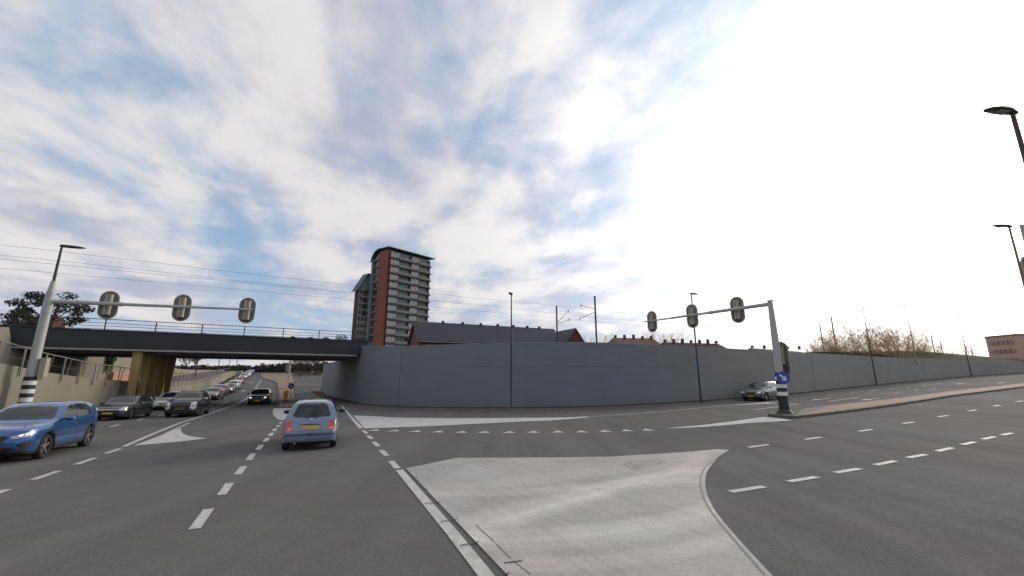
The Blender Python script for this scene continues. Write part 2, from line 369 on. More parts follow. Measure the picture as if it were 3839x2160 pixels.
# pale concrete truck apron of the traffic island
def apron_mat():
    m = bpy.data.materials.new('apron_concrete'); m.use_nodes = True; nt = m.node_tree; b = nt.nodes['Principled BSDF']; L = nt.links.new
    t = nt.nodes.new('ShaderNodeTexCoord')
    def nz(sc_, det, st=(1, 1, 1), rz=0, dist=0):
        mp = nt.nodes.new('ShaderNodeMapping'); mp.vector_type = 'TEXTURE'; mp.inputs['Scale'].default_value = st; mp.inputs['Rotation'].default_value = (0, 0, rz)
        L(t.outputs['Object'], mp.inputs[0]); n = nt.nodes.new('ShaderNodeTexNoise'); n.inputs['Scale'].default_value = sc_; n.inputs['Detail'].default_value = det
        n.inputs['Distortion'].default_value = dist; L(mp.outputs[0], n.inputs['Vector']); return n.outputs[0]
    def mr(v, a, b_, c, d):
        n = nt.nodes.new('ShaderNodeMapRange'); n.interpolation_type = 'SMOOTHSTEP'; L(v, n.inputs[0])
        for i, x in enumerate((a, b_, c, d)): n.inputs[i+1].default_value = x
        return n.outputs[0]
    def mul(a, b_):
        n = nt.nodes.new('ShaderNodeMath'); n.operation = 'MULTIPLY'; L(a, n.inputs[0]); L(b_, n.inputs[1]); return n.outputs[0]
    sA, sB = gp(2082, 1921), gp(2315, 2026); sa_ = math.atan2(sB.y-sA.y, sB.x-sA.x)
    fine = mr(nz(1.0, 8, (1.8, .13, 1), sa_, .3), .32, .70, .925, 1.04)      # brushed streaks
    blot = mr(nz(.7, 8), .3, .68, .90, 1.08)
    grain = mr(nz(24, 5), .3, .7, .88, 1.09)
    # pale wheel tracks worn into the concrete: arcs through three plan points each
    def circ(p, q, r):
        ax, ay, bx, by, cx, cy = p.x, p.y, q.x, q.y, r.x, r.y; d = 2*(ax*(by-cy)+bx*(cy-ay)+cx*(ay-by))
        ux = ((ax*ax+ay*ay)*(by-cy)+(bx*bx+by*by)*(cy-ay)+(cx*cx+cy*cy)*(ay-by))/d; uy = ((ax*ax+ay*ay)*(cx-bx)+(bx*bx+by*by)*(ax-cx)+(cx*cx+cy*cy)*(bx-ax))/d
        return ux, uy, math.hypot(ax-ux, ay-uy)
    wob = nz(.35, 3); ring = None
    for tr_, wd, am in ((((1826, 1851), (2150, 1832), (2606, 1735)), .16, .10), (((1803, 1956), (2140, 1862), (2624, 1764)), .22, .17), (((1878, 1979), (2240, 1860), (2624, 1793)), .16, .13),
                        (((1744, 2014), (2200, 1988), (2665, 1904)), .17, .17), (((1820, 2043), (2260, 2020), (2688, 1939)), .15, .12), (((1937, 2131), (2400, 2086), (2752, 2026)), .14, .12), (((1560, 1850), (2000, 1800), (2500, 1720)), .3, .06)):
        ux, uy, rr = circ(*P(*tr_))
        sub = nt.nodes.new('ShaderNodeVectorMath'); sub.operation = 'SUBTRACT'; L(t.outputs['Object'], sub.inputs[0]); sub.inputs[1].default_value = (ux, uy, 0)
        ml = nt.nodes.new('ShaderNodeVectorMath'); ml.operation = 'MULTIPLY'; L(sub.outputs[0], ml.inputs[0]); ml.inputs[1].default_value = (1, 1, 0)
        ln = nt.nodes.new('ShaderNodeVectorMath'); ln.operation = 'LENGTH'; L(ml.outputs[0], ln.inputs[0])
        m1 = nt.nodes.new('ShaderNodeMath'); m1.operation = 'SUBTRACT'; L(ln.outputs['Value'], m1.inputs[0]); m1.inputs[1].default_value = rr
        m0 = nt.nodes.new('ShaderNodeMath'); m0.operation = 'MULTIPLY_ADD'; L(wob, m0.inputs[0]); m0.inputs[1].default_value = .5; L(m1.outputs[0], m0.inputs[2])
        m5 = nt.nodes.new('ShaderNodeMath'); m5.operation = 'SUBTRACT'; L(m0.outputs[0], m5.inputs[0]); m5.inputs[1].default_value = .25
        m2 = nt.nodes.new('ShaderNodeMath'); m2.operation = 'ABSOLUTE'; L(m5.outputs[0], m2.inputs[0])
        v = mr(m2.outputs[0], wd*.5, wd*2.0, 1+am*1.7, 1.0)
        ring = v if ring is None else mul(ring, v)
    k = mul(mul(fine, blot), mul(grain, ring))
    mx = nt.nodes.new('ShaderNodeMix'); mx.data_type = 'RGBA'; L(mr(nz(.3, 4), .35, .65, 0, 1), mx.inputs[0])
    mx.inputs[6].default_value = (.39, .372, .332, 1); mx.inputs[7].default_value = (.39, .354, .315, 1)
    s = nt.nodes.new('ShaderNodeVectorMath'); s.operation = 'SCALE'; L(mx.outputs[2], s.inputs[0]); L(k, s.inputs['Scale']); L(s.outputs[0], b.inputs['Base Color'])
    b.inputs['Roughness'].default_value = .8
    bp = nt.nodes.new('ShaderNodeBump'); bp.inputs['Strength'].default_value = .25; bp.inputs['Distance'].default_value = .006; L(nz(90, 3), bp.inputs['Height']); L(bp.outputs[0], b.inputs['Normal'])
    return m
ap = P((1522, 1758), (1712.5, 1718.6), (2117, 1716), (2282, 1714), (2483.7, 1702), (2600, 1694), (2686, 1686), (2734, 1688.5), (2710, 1704), (2686, 1723.6), (2661, 1754.7), (2647, 1779.5), (2643.7, 1810.6),
       (2646.8, 1838.5), (2657.6, 1872.7), (2676, 1910), (2708, 1953), (2781, 2038), (2894.6, 2160), (3190, 2480), (2230, 2580), (1902, 2160), (1710, 1957))
drape('concrete_apron', ap, apron_mat(), .012, maxe=.9)
for pix in ((1785, 1974, 1856, 2038), (1862, 2046, 1915, 2100), (1922, 2106, 1990, 2160)):     # tarred joints
    drape('tar_joint', strip_poly(P(pix[:2], pix[2:]), .012), mat('joint_brown', (.12, .105, .09), .9), .017)
for a in (((1536, 1792), (1568, 1792)), ((1582, 1838), (1604, 1836)), ((1590, 1891), (1650, 1886)), ((1650, 1960), (1716, 1950)), ((1724, 2050), (1796, 2036)), ((1860, 2166), (1910, 2154)), ((1890, 2116), (1960, 2108))):
    drape('tar_joint', strip_poly(P(*a), .022), M_SEAM, .018)
drape('tar_joint', strip_poly(resample(P((2727, 1694), (2672, 1728), (2640, 1758), (2626, 1790), (2627, 1830), (2640, 1875), (2662, 1915), (2700, 1966), (2772, 2050), (2868, 2160)), 2), .03), mat('joint_grey', (.26, .24, .215), .9), .016)
drape('repair_patch', P((2325, 1742), (2360, 1730), (2470, 1722), (2505, 1735), (2420, 1752), (2385, 1765)), mat('patch_concrete', (.31, .29, .255), .85, var=.25, vs=4), .016)

# median island with kerb on the right, splitter island on the left
isl = P((2880, 1559), (2905, 1566), (2942, 1569.5), (2989, 1570), (3152, 1550), (3338, 1525), (3571, 1488), (3839, 1454), (4150, 1418), (4150, 1409), (3839, 1441), (3571, 1471), (3338, 1502), (3105, 1528), (3012, 1541), (2930, 1551))
drape('traffic_island_kerb', isl, M_KERB, 0, thick=.13)
def inset(poly, d):
    c = sum(poly, Vector((0, 0)))/len(poly); out = []
    n = len(poly); area = sum(poly[i].x*poly[(i+1) % n].y-poly[(i+1) % n].x*poly[i].y for i in range(n)); s = 1 if area > 0 else -1
    for i in range(n):
        a, b, e = poly[i-1], poly[i], poly[(i+1) % n]; d1 = (b-a).normalized(); d2 = (e-b).normalized(); t_ = (d1+d2).normalized() if (d1+d2).length > .2 else Vector((-d1.y, d1.x))
        out.append(b+Vector((-t_.y, t_.x))*d*s)
    return out
drape('traffic_island_paving', inset(isl[3:-2], .22), M_TANPAVE, .137)
drape('moss', inset([isl[0], isl[1], isl[2], isl[3], isl[-2], isl[-1]], .12), mat('moss', (.075, .08, .04), .95, var=.4, vs=6, bump=.8, bs=30), .139)['kind'] = 'stuff'
mis = P((1036, 1530), (1041, 1500), (1041, 1462), (1036, 1438), (1024, 1431), (982, 1420), (976, 1408), (984, 1400), (1098, 1400), (1103, 1437), (1106, 1480), (1110, 1530))
drape('splitter_island_kerb', mis, M_KERB, 0, thick=.12)
drape('splitter_island_paving', inset(mis, .2), M_TANPAVE, .127)

# ------------------------------------------------------------------ retaining wall on the right
wb = [(806, 986), (818, 993), (835, 1000), (870, 1010), (923, 1020), (1000, 1026), (1100, 1029), (1286, 1030), (1500, 1026), (1640, 1019), (1763, 1011.5), (1844, 1005.5), (1986, 993.8), (2190, 971.5), (2431, 948.5), (2575, 939.8)]
K = 1/.6707
wb = [gp(u*K, v*K) for u, v in wb]
last = wb[-1]+(wb[-1]-wb[-2]).normalized()*60; wb.append(last)
BZ = 4.0
wt_v = {4: 870, 5: 870.5, 6: 867, 7: 861.5, 8: 860.5, 9: 866, 10: 873, 11: 876, 12: 884.5, 13: 896, 14: 907.5, 15: 912.5}
wt = [3.98, 3.98, 3.98, 3.98]
for i in range(4, 16): wt.append(zat(wb[i].x, wb[i].y, wt_v[i]*K))
wt.append(wt[-1])
def dense(pts, vals, step=1.5):
    """smooth (Catmull-Rom) resampling of wall line"""
    out = []
    n = len(pts)
    for i in range(n-1):
        p0, p1, p2, p3 = pts[max(0, i-1)], pts[i], pts[i+1], pts[min(n-1, i+2)]
        k = max(1, int((p2-p1).length/step))
        for j in range(k):
            t = j/k
            c = .5*((2*p1)+(p2-p0)*t+(2*p0-5*p1+4*p2-p3)*t*t+(3*p1-p0-3*p2+p3)*t**3)
            out.append((c.x, c.y, vals[i]+(vals[i+1]-vals[i])*t))
    out.append((pts[-1].x, pts[-1].y, vals[-1])); return out
WL = dense(wb, wt)
def normals2(line_):
    ns = []
    for i in range(len(line_)):
        a, b = line_[max(0, i-1)], line_[min(len(line_)-1, i+1)]; d = Vector((b[0]-a[0], b[1]-a[1])).normalized(); ns.append(Vector((-d.y, d.x)))
    return ns
WN = normals2(WL)
def ribbon(pts, ns, rows):
    """rows: function index -> list of (offset along normal, z)"""
    mb = MB(); k = None
    for i, p in enumerate(pts):
        r = rows(i); k = len(r)
        for o, z in r: mb.v.append((p[0]+ns[i].x*o, p[1]+ns[i].y*o, z))
    for i in range(len(pts)-1):
        for j in range(k-1): mb.f.append((i*k+j, (i+1)*k+j, (i+1)*k+j+1, i*k+j+1))
    mb.m = [0]*len(mb.f); return mb
w = ribbon(WL, WN, lambda i: [(.0, G(WL[i][0], WL[i][1])-.6), (.06, WL[i][2]-.02), (.08, WL[i][2]), (.40, WL[i][2]), (.42, WL[i][2]-.9), (.42, G(WL[i][0], WL[i][1])-.6)])
k = 6; n_ = len(WL); w.f += [tuple(range(5, -1, -1)), tuple((n_-1)*k+j for j in range(6))]; w.m += [0, 0]
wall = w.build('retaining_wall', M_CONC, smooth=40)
tag(wall, 'long smooth grey concrete retaining wall curving from under the bridge along the right road', 'wall')
# expansion joints as thin recessed-looking strips, part of the wall
ju = [1270*K, 1760*K+6, 2048*K, 2240*K, 2330*K, 1010*K]
for u_ in ju:
    best = min(range(len(WL)), key=lambda i: abs(uof(WL[i][0], WL[i][1], 2)[0]-u_))
    x, y, zt = WL[best]; nn = WN[best]; mb = MB(); zb_ = G(x, y)
    d = Vector((nn.y, -nn.x)); a = R(0)
    mb.prism([(x-nn.x*.004-d.x*.012, y-nn.y*.004-d.y*.012, zb_), (x-nn.x*.004+d.x*.018, y-nn.y*.004+d.y*.018, zb_), (x+nn.x*.052+d.x*.018, y+nn.y*.052+d.y*.018, zt-.03), (x+nn.x*.052-d.x*.018, y+nn.y*.052-d.y*.018, zt-.03)], (0, 0, 0), (nn.x*.02, nn.y*.02, 0))
    mb.build('expansion_joint', M_JOINT, wall)
ia, ib = [min(range(len(WL)), key=lambda i: abs(uof(WL[i][0], WL[i][1], 2)[0]-u_)) for u_ in (1420, 2620)]
hj = ribbon(WL[ia:ib], WN[ia:ib], lambda i: [(.036, 2.86), (.030, 2.861), (.030, 2.873), (.036, 2.874)]); hj.build('panel_joint', mat('faint_joint', (.13, .135, .14), .9), wall)
# verge of bare soil at the wall foot
v_ = ribbon(WL, WN, lambda i: [(-1.1 if i > 12 else -1.6, G(WL[i][0]-WN[i].x*1.2, WL[i][1]-WN[i].y*1.2)-.02), (-1.0 if i > 12 else -1.5, G(WL[i][0]-WN[i].x, WL[i][1]-WN[i].y)+.11), (-.9 if i > 12 else -1.4, G(WL[i][0]-WN[i].x, WL[i][1]-WN[i].y)+.12)])
tag(v_.build('kerb', M_KERB, smooth=30), kind='structure')
v_ = ribbon(WL, WN, lambda i: [(-.9 if i > 12 else -1.4, G(WL[i][0]-WN[i].x*.9, WL[i][1]-WN[i].y*.9)+.115), (-.4, G(WL[i][0], WL[i][1])+.16), (.02, G(WL[i][0], WL[i][1])+.17)])
tag(v_.build('soil_verge', M_EARTH, smooth=60), kind='structure')
# railway embankment behind the wall
EL = [p for p in WL[8:]]; EN = WN[8:]
M_BANK = mat('dark_bank_grass', (.040, .042, .020), .95, spec=.03, var=.5, vs=1.2, bump=.8, bs=9)
def erow(i):
    x, y, zt = EL[i]; cx, cy = x+EN[i].x*9, y+EN[i].y*9; u_, _ = uof(cx, cy, 5)
    ks = [(0, 1300), (2950, 1322), (3064, 1319), (3410, 1316), (3629, 1333), (3839, 1351), (5200, 1440)]
    for (a, va), (b, vb) in zip(ks, ks[1:]):
        if a <= u_ <= b: v = va+(vb-va)*(u_-a)/(b-a); break
    hid = HC+(zt-HC)*cy/y-.35
    r = hid if u_ < 2900 else (zat(cx, cy, v) if u_ > 3064 else hid+(zat(cx, cy, v)-hid)*(u_-2900)/164)
    r = min(r, 7.2)
    return [(.38, zt-.15), (1.5, zt-.05), (3.5, zt+(r-zt)*.3), (7.5, r-.1), (9, r), (22, r-.05), (30, 3.5)]
e = ribbon(EL, EN, erow); tag(e.build('embankment', M_BANK, smooth=60), kind='structure')

# ------------------------------------------------------------------ railway bridge
BL = Vector((-34.3, 28.6)); be = Vector((.855, .518)).normalized(); bn = Vector((-be.y, be.x)); BLEN = 22.8; BW = 10.6
def bp(t, o, z): q = BL+be*t+bn*o; return (q.x, q.y, z)
br = empty('railway_bridge', bp(0, 0, 0)); Z3 = Vector((0, 0, 0))
def under(o, root=br):
    o.parent = root; o.matrix_parent_inverse = root.matrix_basis.inverted() if False else Matrix.Translation(-root.location); return o
for nm, o0, o1 in (('side_girder', 0, .35), ('side_girder', BW-.35, BW)):
    f = MB(); f.prism([bp(-1.0, o0, 5.5), bp(BLEN+.9, o0, 5.5), bp(BLEN-.1, o0, 4.16), bp(-.2, o0, 4.16)], Z3, Vector((bn.x, bn.y, 0))*(o1-o0))
    f.box(bp(BLEN/2-.1, (o0+o1)/2, 5.53), (BLEN+1.9, .5, .06), math.atan2(be.y, be.x)); under(f.build(nm, M_GIRD))
f = MB(); f.box(bp(BLEN/2-.15, .12, 4.09), (BLEN-.1, .42, .13), math.atan2(be.y, be.x)); under(f.build('concrete_edge', M_STRIP))
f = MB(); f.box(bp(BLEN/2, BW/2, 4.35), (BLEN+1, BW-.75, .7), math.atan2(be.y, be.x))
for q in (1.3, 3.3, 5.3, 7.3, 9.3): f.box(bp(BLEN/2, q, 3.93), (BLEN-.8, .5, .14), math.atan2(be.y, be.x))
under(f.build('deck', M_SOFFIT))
f = MB(); f.box(bp(BLEN/2, BW/2, 5.0), (BLEN+4, BW-.8, .55), math.atan2(be.y, be.x)); under(f.build('ballast_bed', mat('ballast', (.16, .145, .13), .95, var=.5, vs=8, bump=1, bs=20)))
# bridge railing
rl = MB(); 
for z in (5.62, 5.84, 6.06, 6.36): rl.tube(bp(-8, .2, z), bp(BLEN+1.5, .2, z), .018 if z < 6.3 else .028, n=6)
under(rl.build('handrail', M_DKSTEEL))
for i in range(11):
    rl = MB(); rl.box(bp(-7.4+i*2.95, .2, 5.94), (.07, .05, .88), math.atan2(be.y, be.x)); under(rl.build('rail_post', M_DKSTEEL))
tag(br, 'low dark steel railway bridge with pale concrete edge spanning the left road', 'bridge')
# pier: a row of tapered yellow columns
pier = empty('bridge_pier', (-29.0, 32.0, 0))
rd3 = Vector((RD.x, RD.y, 0)); rp3 = Vector((RD.y, -RD.x, 0))
for i in range(5):
    c = Vector((-28.9, 32.35, 0))+rd3*(i*2.05); mb = MB(); zb_ = G(c.x, c.y)-.2
    a0, a1 = .16, .30
    mb.add([c+rd3*sx*.16+rp3*sy*a0+Vector((0, 0, zb_)) for sx, sy in ((-1, -1), (1, -1), (1, 1), (-1, 1))]+[c+rd3*sx*.22+rp3*sy*a1+Vector((0, 0, 3.99)) for sx, sy in ((-1, -1), (1, -1), (1, 1), (-1, 1))],
           [(0, 3, 2, 1), (4, 5, 6, 7), (0, 1, 5, 4), (1, 2, 6, 5), (2, 3, 7, 6), (3, 0, 4, 7)])
    under(mb.build('column', M_YEL, bevel=.02), pier)
tag(pier, 'row of tapering yellow columns carrying the bridge beside the left wall', 'bridge pier')
# right swoop of the wall where it meets the bridge deck
i0 = min(range(len(WL)), key=lambda i: abs(uof(WL[i][0], WL[i][1], 4.5)[0]-905*K)); 
sw = MB(); nseg = 8; top_pts = []
j1 = min(range(len(WL)), key=lambda i: abs(uof(WL[i][0], WL[i][1], 4.7)[0]-960*K))
if j1 <= i0: j1 = i0+4
prev = None; ring = []
for j in range(i0-1, j1+1):
    t = (j-(i0-1))/(j1-(i0-1)); zt = 5.56*(1-t)+WL[j][2]*t; zt = WL[j][2]+(5.56-WL[j][2])*(1-t)**2
    x, y, z0 = WL[j]; nn = WN[j]
    for o, z in ((.05, z0-.3 if j > i0+1 else 3.9), (.065, zt), (.43, zt), (.43, 3.9)): sw.v.append((x+nn.x*o, y+nn.y*o, z))
nn_ = len(sw.v)//4
sw.f = [(i*4+a, (i+1)*4+a, (i+1)*4+(a+1) % 4, i*4+(a+1) % 4) for i in range(nn_-1) for a in range(4)]+[(3, 2, 1, 0), tuple((nn_-1)*4+a for a in range(4))]; sw.m = [0]*len(sw.f)
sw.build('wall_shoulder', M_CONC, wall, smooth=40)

# ------------------------------------------------------------------ left side: low ramp wall, path, upper wall, railing
LP0 = Vector((-29.4, 31.7)); ln_ = Vector((-.911, -.412))
def bend(t):
    ks = [(-99, 0), (14, 0), (25, .8), (38, 1.8), (55, 3.6), (78, 6.2), (95, 8), (135, 11.5), (200, 17)]
    for (a, za), (b, zb_) in zip(ks, ks[1:]):
        if t <= b: return za+(zb_-za)*(t-a)/(b-a)
    return 17
def lw(t, o, z): q = LP0+RD*t+ln_*(o+bend(t)); return (q.x, q.y, z)
def lowtop(t):
    ks = [(-60, 6.0), (-13.2, 2.75), (-9.75, 2.38), (-4.4, 2.0), (2.2, 1.77), (12, 1.6), (25, 1.65), (40, 2.1), (60, 2.7), (100, 3.7), (160, 4.6)]
    for (a, za), (b, zb_) in zip(ks, ks[1:]):
        if t <= b: return za+(zb_-za)*(t-a)/(b-a)
    return ks[-1][1]
def uptop(t):
    ks = [(-60, 4.6), (-14, 4.75), (-6, 4.95), (-3, 5.15), (-1.2, 5.45), (0, 5.6), (9, 5.6), (12, 5.5), (24, 5.4), (31, 5.0), (34, 4.5), (36, 3.95), (42, 3.65), (48, 3.45), (62, 3.5), (100, 4.0), (150, 4.6)]
    for (a, za), (b, zb_) in zip(ks, ks[1:]):
        if t <= b: return za+(zb_-za)*(t-a)/(b-a)
    return ks[-1][1]
def straight(t0, t1, step, fn):
    ts = []; t = t0
    while t < t1: ts.append(t); t += step
    ts.append(t1)
    mb = MB(); k = None
    for t in ts:
        r = fn(t); k = len(r)
        for o, z in r: mb.v.append(lw(t, o, z))
    mb.f = [(i*k+j, (i+1)*k+j, (i+1)*k+(j+1) % k, i*k+(j+1) % k) for i in range(len(ts)-1) for j in range(k)]
    mb.f += [tuple(range(k-1, -1, -1)), tuple((len(ts)-1)*k+j for j in range(k))]
    mb.m = [0]*len(mb.f); return mb
def Gl(t, o): q = LP0+RD*t+ln_*(o+bend(t)); return G(q.x, q.y)
lwall = straight(-45, 135, 1.5, lambda t: [(0, Gl(t, 0)-.4), (.03, lowtop(t)), (.3, lowtop(t)), (.3, Gl(t, 0)-.4)]).build('ramp_wall', M_CONCL, smooth=30)
tag(lwall, 'low pale concrete ramp wall with sloping top at the left kerb', 'wall')
tag(straight(-45, 135, 1.5, lambda t: [(.29, lowtop(t)-.3), (.31, lowtop(t)-.06), (5.75, lowtop(t)-.06), (5.75, lowtop(t)-.4)]).build('cycle_path', mat('path_asphalt', (.12, .08, .07), .9, var=.15), smooth=30), kind='structure')
uwall = straight(-60, 135, .8, lambda t: [(5.7, lowtop(t)-.6), (5.74, uptop(t) if not -1.0 < t < 10.2 else 3.98), (6.1, uptop(t) if not -1.0 < t < 10.2 else 3.98), (6.1, lowtop(t)-.6)]).build('upper_retaining_wall', M_CONCL, smooth=30)
tag(uwall, 'upper pale concrete retaining wall behind the railed ramp, running under the bridge', 'wall')
tag(straight(-60, 135, 3, lambda t: [(6.05, 2.0), (6.05, uptop(t)-.25 if not -1.0 < t < 10.2 else 3.9), (9, 5.3 if t < 26 else uptop(t)-.1), (30, 5.3 if t < 26 else uptop(t)-.1), (30, 1.0)]).build('slope', M_GRASS), kind='structure')
tag(straight(14, 40, 4, lambda t: [(5.2, lowtop(t)-.1), (5.2, lowtop(t)+.95), (5.5, lowtop(t)+.95), (5.5, lowtop(t)-.1)]).build('brick_garden_wall', mat('salmon_brick', (.42, .22, .16), .9, var=.2, vs=5)), 'low salmon brick wall behind the ramp railing beyond the bridge', 'wall')
tag(straight(-60, 135, 3, lambda t: [(-1.3, Gl(t, -1.3)-.05), (-1.3, Gl(t, -1.3)+.1), (.02, Gl(t, 0)+.13), (.02, Gl(t, 0)-.1)]).build('verge', M_EARTH), kind='structure')
rail = empty('ramp_railing', lw(-6, 0, 2))
rr = MB()
pts = [Vector(lw(t, -.04, lowtop(t)+.95)) for t in [-16, -13.2, -9.75, -4.4, 2.2, 7, 12, 18, 25, 32, 40, 55, 78]]
for a, b in zip(pts, pts[1:]): rr.tube(a, b, .03, n=8)
pts2 = [Vector(lw(t, .12, lowtop(t)+.42)) for t in [-16, -13.2, -9.75, -4.4, 2.2, 7, 12, 18, 25, 32, 40, 55, 78]]
for a, b in zip(pts2, pts2[1:]): rr.tube(a, b, .008, n=5)
under(rr.build('handrail', M_GALV, smooth=40), rail)
t = -15.5; 
while t < 58:
    mb = MB(); z0 = lowtop(t)
    mb.box(lw(t, -.05, z0+.26), (.07, .05, 1.4), math.atan2(RD.y, RD.x)); under(mb.build('post', M_GALV), rail)
    if t < 14:
        mb = MB(); mb.tube(lw(t+.95, .16, z0-.05), lw(t+.75, -.02, lowtop(t+.75)+.94), .022, n=6); under(mb.build('brace', M_GALV), rail)
    t += 1.9
tag(rail, 'galvanised steel railing along the top of the low ramp wall', 'railing')

# ------------------------------------------------------------------ street lamps
M_LAMP = mat('lamp_head_grey', (.07, .055, .048), .5)
M_LENS = mat('lamp_glass', (.25, .25, .24), .2)
def street_lamp(x, y, z0, H, hd, label, mpole=None, r=.085, group='street lamps on slim poles', hl=.75, name='street_lamp'):
    t = empty(name, (x, y, z0)); hd = Vector((hd[0], hd[1], 0)).normalized(); sd_ = Vector((-hd.y, hd.x, 0))
    p = MB(); p.tube((0, 0, -.1), (0, 0, H*.35), r, r*.8, 12); p.tube((0, 0, H*.35), (0, 0, H), r*.8, r*.5, 12); p.tube((0, 0, 0), (0, 0, .04), r*1.8, r*1.8, 12)
    p.build('pole', mpole or M_DKSTEEL, t, smooth=40)
    h = MB(); up = Vector((0, 0, 1)); prof = [(-.12, .0, .07, .05), (.0, .02, .10, .07), (.2*hl, .04, .15, .07), (.55*hl, .05, .16, .055), (.85*hl, .03, .12, .04), (hl, .01, .04, .015)]
    rings = []
    for d, z, wd, th in prof:
        for a in range(8):
            an = 2*math.pi*a/8+.39; rings.append(hd*d+sd_*(wd*math.cos(an))+up*(H+z+th*math.sin(an)))
    h.add(rings, [(i*8+a, i*8+(a+1) % 8, (i+1)*8+(a+1) % 8, (i+1)*8+a) for i in range(5) for a in range(8)]+[tuple(range(7, -1, -1)), tuple(40+a for a in range(8))])
    hb = h.build('lamp_head', M_LAMP, t, smooth=50)
    l = MB(); l.box(hd*.42*hl+up*(H-.02), (.38*hl, .2, .015), math.atan2(hd.y, hd.x)); l.build('lens', M_LENS, hb)
    return tag(t, label, 'street lamp', group)
def lampat(bu, bv, tv, hd, label, **k):
    q = gp(bu, bv); q = q*(1-.8/q.length)
    if bu > 3000:
        i_ = min(range(len(WL)), key=lambda i: abs(uof(WL[i][0], WL[i][1], G(WL[i][0], WL[i][1]))[0]-bu)); q = Vector(WL[i_][:2])-WN[i_]*.6
    z0 = G(q.x, q.y)+.12; return street_lamp(q.x, q.y, z0, zat(q.x, q.y, tv)-z0, hd, label, **k)
lampat(1917, 1533, 1105, (-.2, -1), 'slim dark street lamp at the foot of the curved bluish wall in mid photo')
l2 = lampat(2629, 1510, 1102, (1, .45), 'dark street lamp with small blue plates at mid height behind the right signal gantry')
lampat(3272, 1447, 1158, (.9, .5), 'dark street lamp at the wall foot in front of the bare trees')
lampat(3629, 1412, 1193, (.9, .5), 'dark street lamp at the wall foot nearest the beige block')
mb = MB(); mb.box((-.0, -.02, 2.95), (.62, .03, .13), R(15)); mb.box((.0, 0, 2.95), (.2, .2, .1)); pl = mb.build('blue_plate', mat('blue_plate', (.05, .17, .5), .5), l2)
def onray(u, v, Y):
    d = ray(u, v); t = Y/d.y; return Vector((d.x*t, Y, HC+d.z*t))
a = onray(3428, 1315, 62); b = onray(3392, 1142, 62)
street_lamp(a.x, a.y, a.z-2, b.z-a.z+2, (-1, .1), 'tall pale street lamp rising behind the embankment among the bare trees', mat('pale_pole', (.30, .25, .19), .5))
a = onray(3795, 424, 10.4); street_lamp(a.x, a.y, 0, a.z, (-1, -.15), 'large dark street lamp at the upper right edge of the view, nearest of all', mat('brown_pole', (.085, .055, .045), .6), r=.1, hl=.95)  # brown tint of the sun glare is put into this pole's colour
a = onray(3783, 850, 19.4); l6 = street_lamp(a.x, a.y, G(a.x, a.y), a.z-G(a.x, a.y), (-1, -.05), 'brown street lamp at the right edge below the large one', mat('glare_brown_pole', (.26, .14, .09), .6), hl=1.0)  # brown here is sun glare painted into the pole colour
# far lamps beyond the bridge, in the verge by the queue
for k, (bu, bv, tv, lb) in enumerate([(753, 1462, 1250, 'nearest lamp pole beyond the bridge behind the dark four wheel drive'), (832, 1437, 1280, 'second lamp pole beyond the bridge beside the queue'),
                       (871, 1420, 1300, 'third lamp pole beyond the bridge beside the queue'), (897, 1408, 1315, 'farthest lamp pole beyond the bridge beside the queue')]):
    q = gp(bu, bv)-Vector((.9, .4)); z0 = G(q.x, q.y)+.1; H = 8.6
    street_lamp(q.x, q.y, z0, H, (.9, .4), lb, r=.10)
q = gp(1210, 1474)+Vector((.35, .1)); street_lamp(q.x, q.y, G(q.x, q.y)+.1, 3.35, (-.9, -.4), 'dark post under the far edge of the bridge at the right wall end', r=.12, hl=.3)

# ------------------------------------------------------------------ signal gantries
M_BOARD = mat('signal_backboard', (.17, .155, .13), .55, var=.25, vs=6, stretch=(3, 3, .3))
M_HOUS = mat('signal_housing', (.36, .33, .25), .5, var=.3, vs=7, stretch=(4, 4, .3))
M_RIM = mat('backboard_rim', (.34, .33, .31), .5)
def signal_head(parent, c, nrm, w, h, origin):
    """rounded backboard facing nrm (away from the viewer), housing standing out of its back"""
    c = Vector(c)-Vector(origin); n = Vector((nrm[0], nrm[1], 0)).normalized(); s_ = Vector((-n.y, n.x, 0)); up = Vector((0, 0, 1))
    def stad(w, h, k=12):
        r = w/2; out = []
        for i in range(k+1): a = math.pi*i/k; out.append((r*math.cos(a), h/2-r+r*math.sin(a)))
        for i in range(k+1): a = math.pi+math.pi*i/k; out.append((r*math.cos(a), -h/2+r+r*math.sin(a)))
        return out
    e = bpy.data.objects.new('signal_head', None); 
    b = MB(); b.prism([c+s_*x+up*z for x, z in stad(w-.07, h-.07)], n*-.0, n*.025); bo = b.build('signal_head', M_BOARD, parent)
    o = stad(w, h); i_ = stad(w-.08, h-.08); b = MB(); m = len(o)
    vs = [c+s_*x+up*z+n*dd for dd in (-.022, .045) for ring_ in (o, i_) for x, z in ring_]
    fs = [(j, (j+1) % m, m+(j+1) % m, m+j) for j in range(m)]+[(2*m+j, 3*m+j, 3*m+(j+1) % m, 2*m+(j+1) % m) for j in range(m)]+[(j, 2*m+j, 2*m+(j+1) % m, (j+1) % m) for j in range(m)]+[(m+j, m+(j+1) % m, 3*m+(j+1) % m, 3*m+j) for j in range(m)]
    b.add(vs, fs); b.build('rim', M_RIM, bo)
    b = MB()
    hp = [(-.16, 0), (-.17, -.10), (-.12, -.17), (-.02, -.17), (-.0, -.12), (.02, -.17), (.12, -.17), (.17, -.10), (.16, 0)]
    b.prism([c+s_*x+n*(y-.001) for x, y in hp], up*(-h*.36), up*(h*.37)); b.build('housing', M_HOUS, bo, smooth=30)
    b = MB(); b.prism([c+s_*x+n*y+up*(-h*.36) for x, y in ((-.13, -.02), (-.13, -.14), (.13, -.14), (.13, -.02))], up*(-.06), Vector((0, 0, -.003))); b.build('bracket', M_BLACK, bo)
    return bo
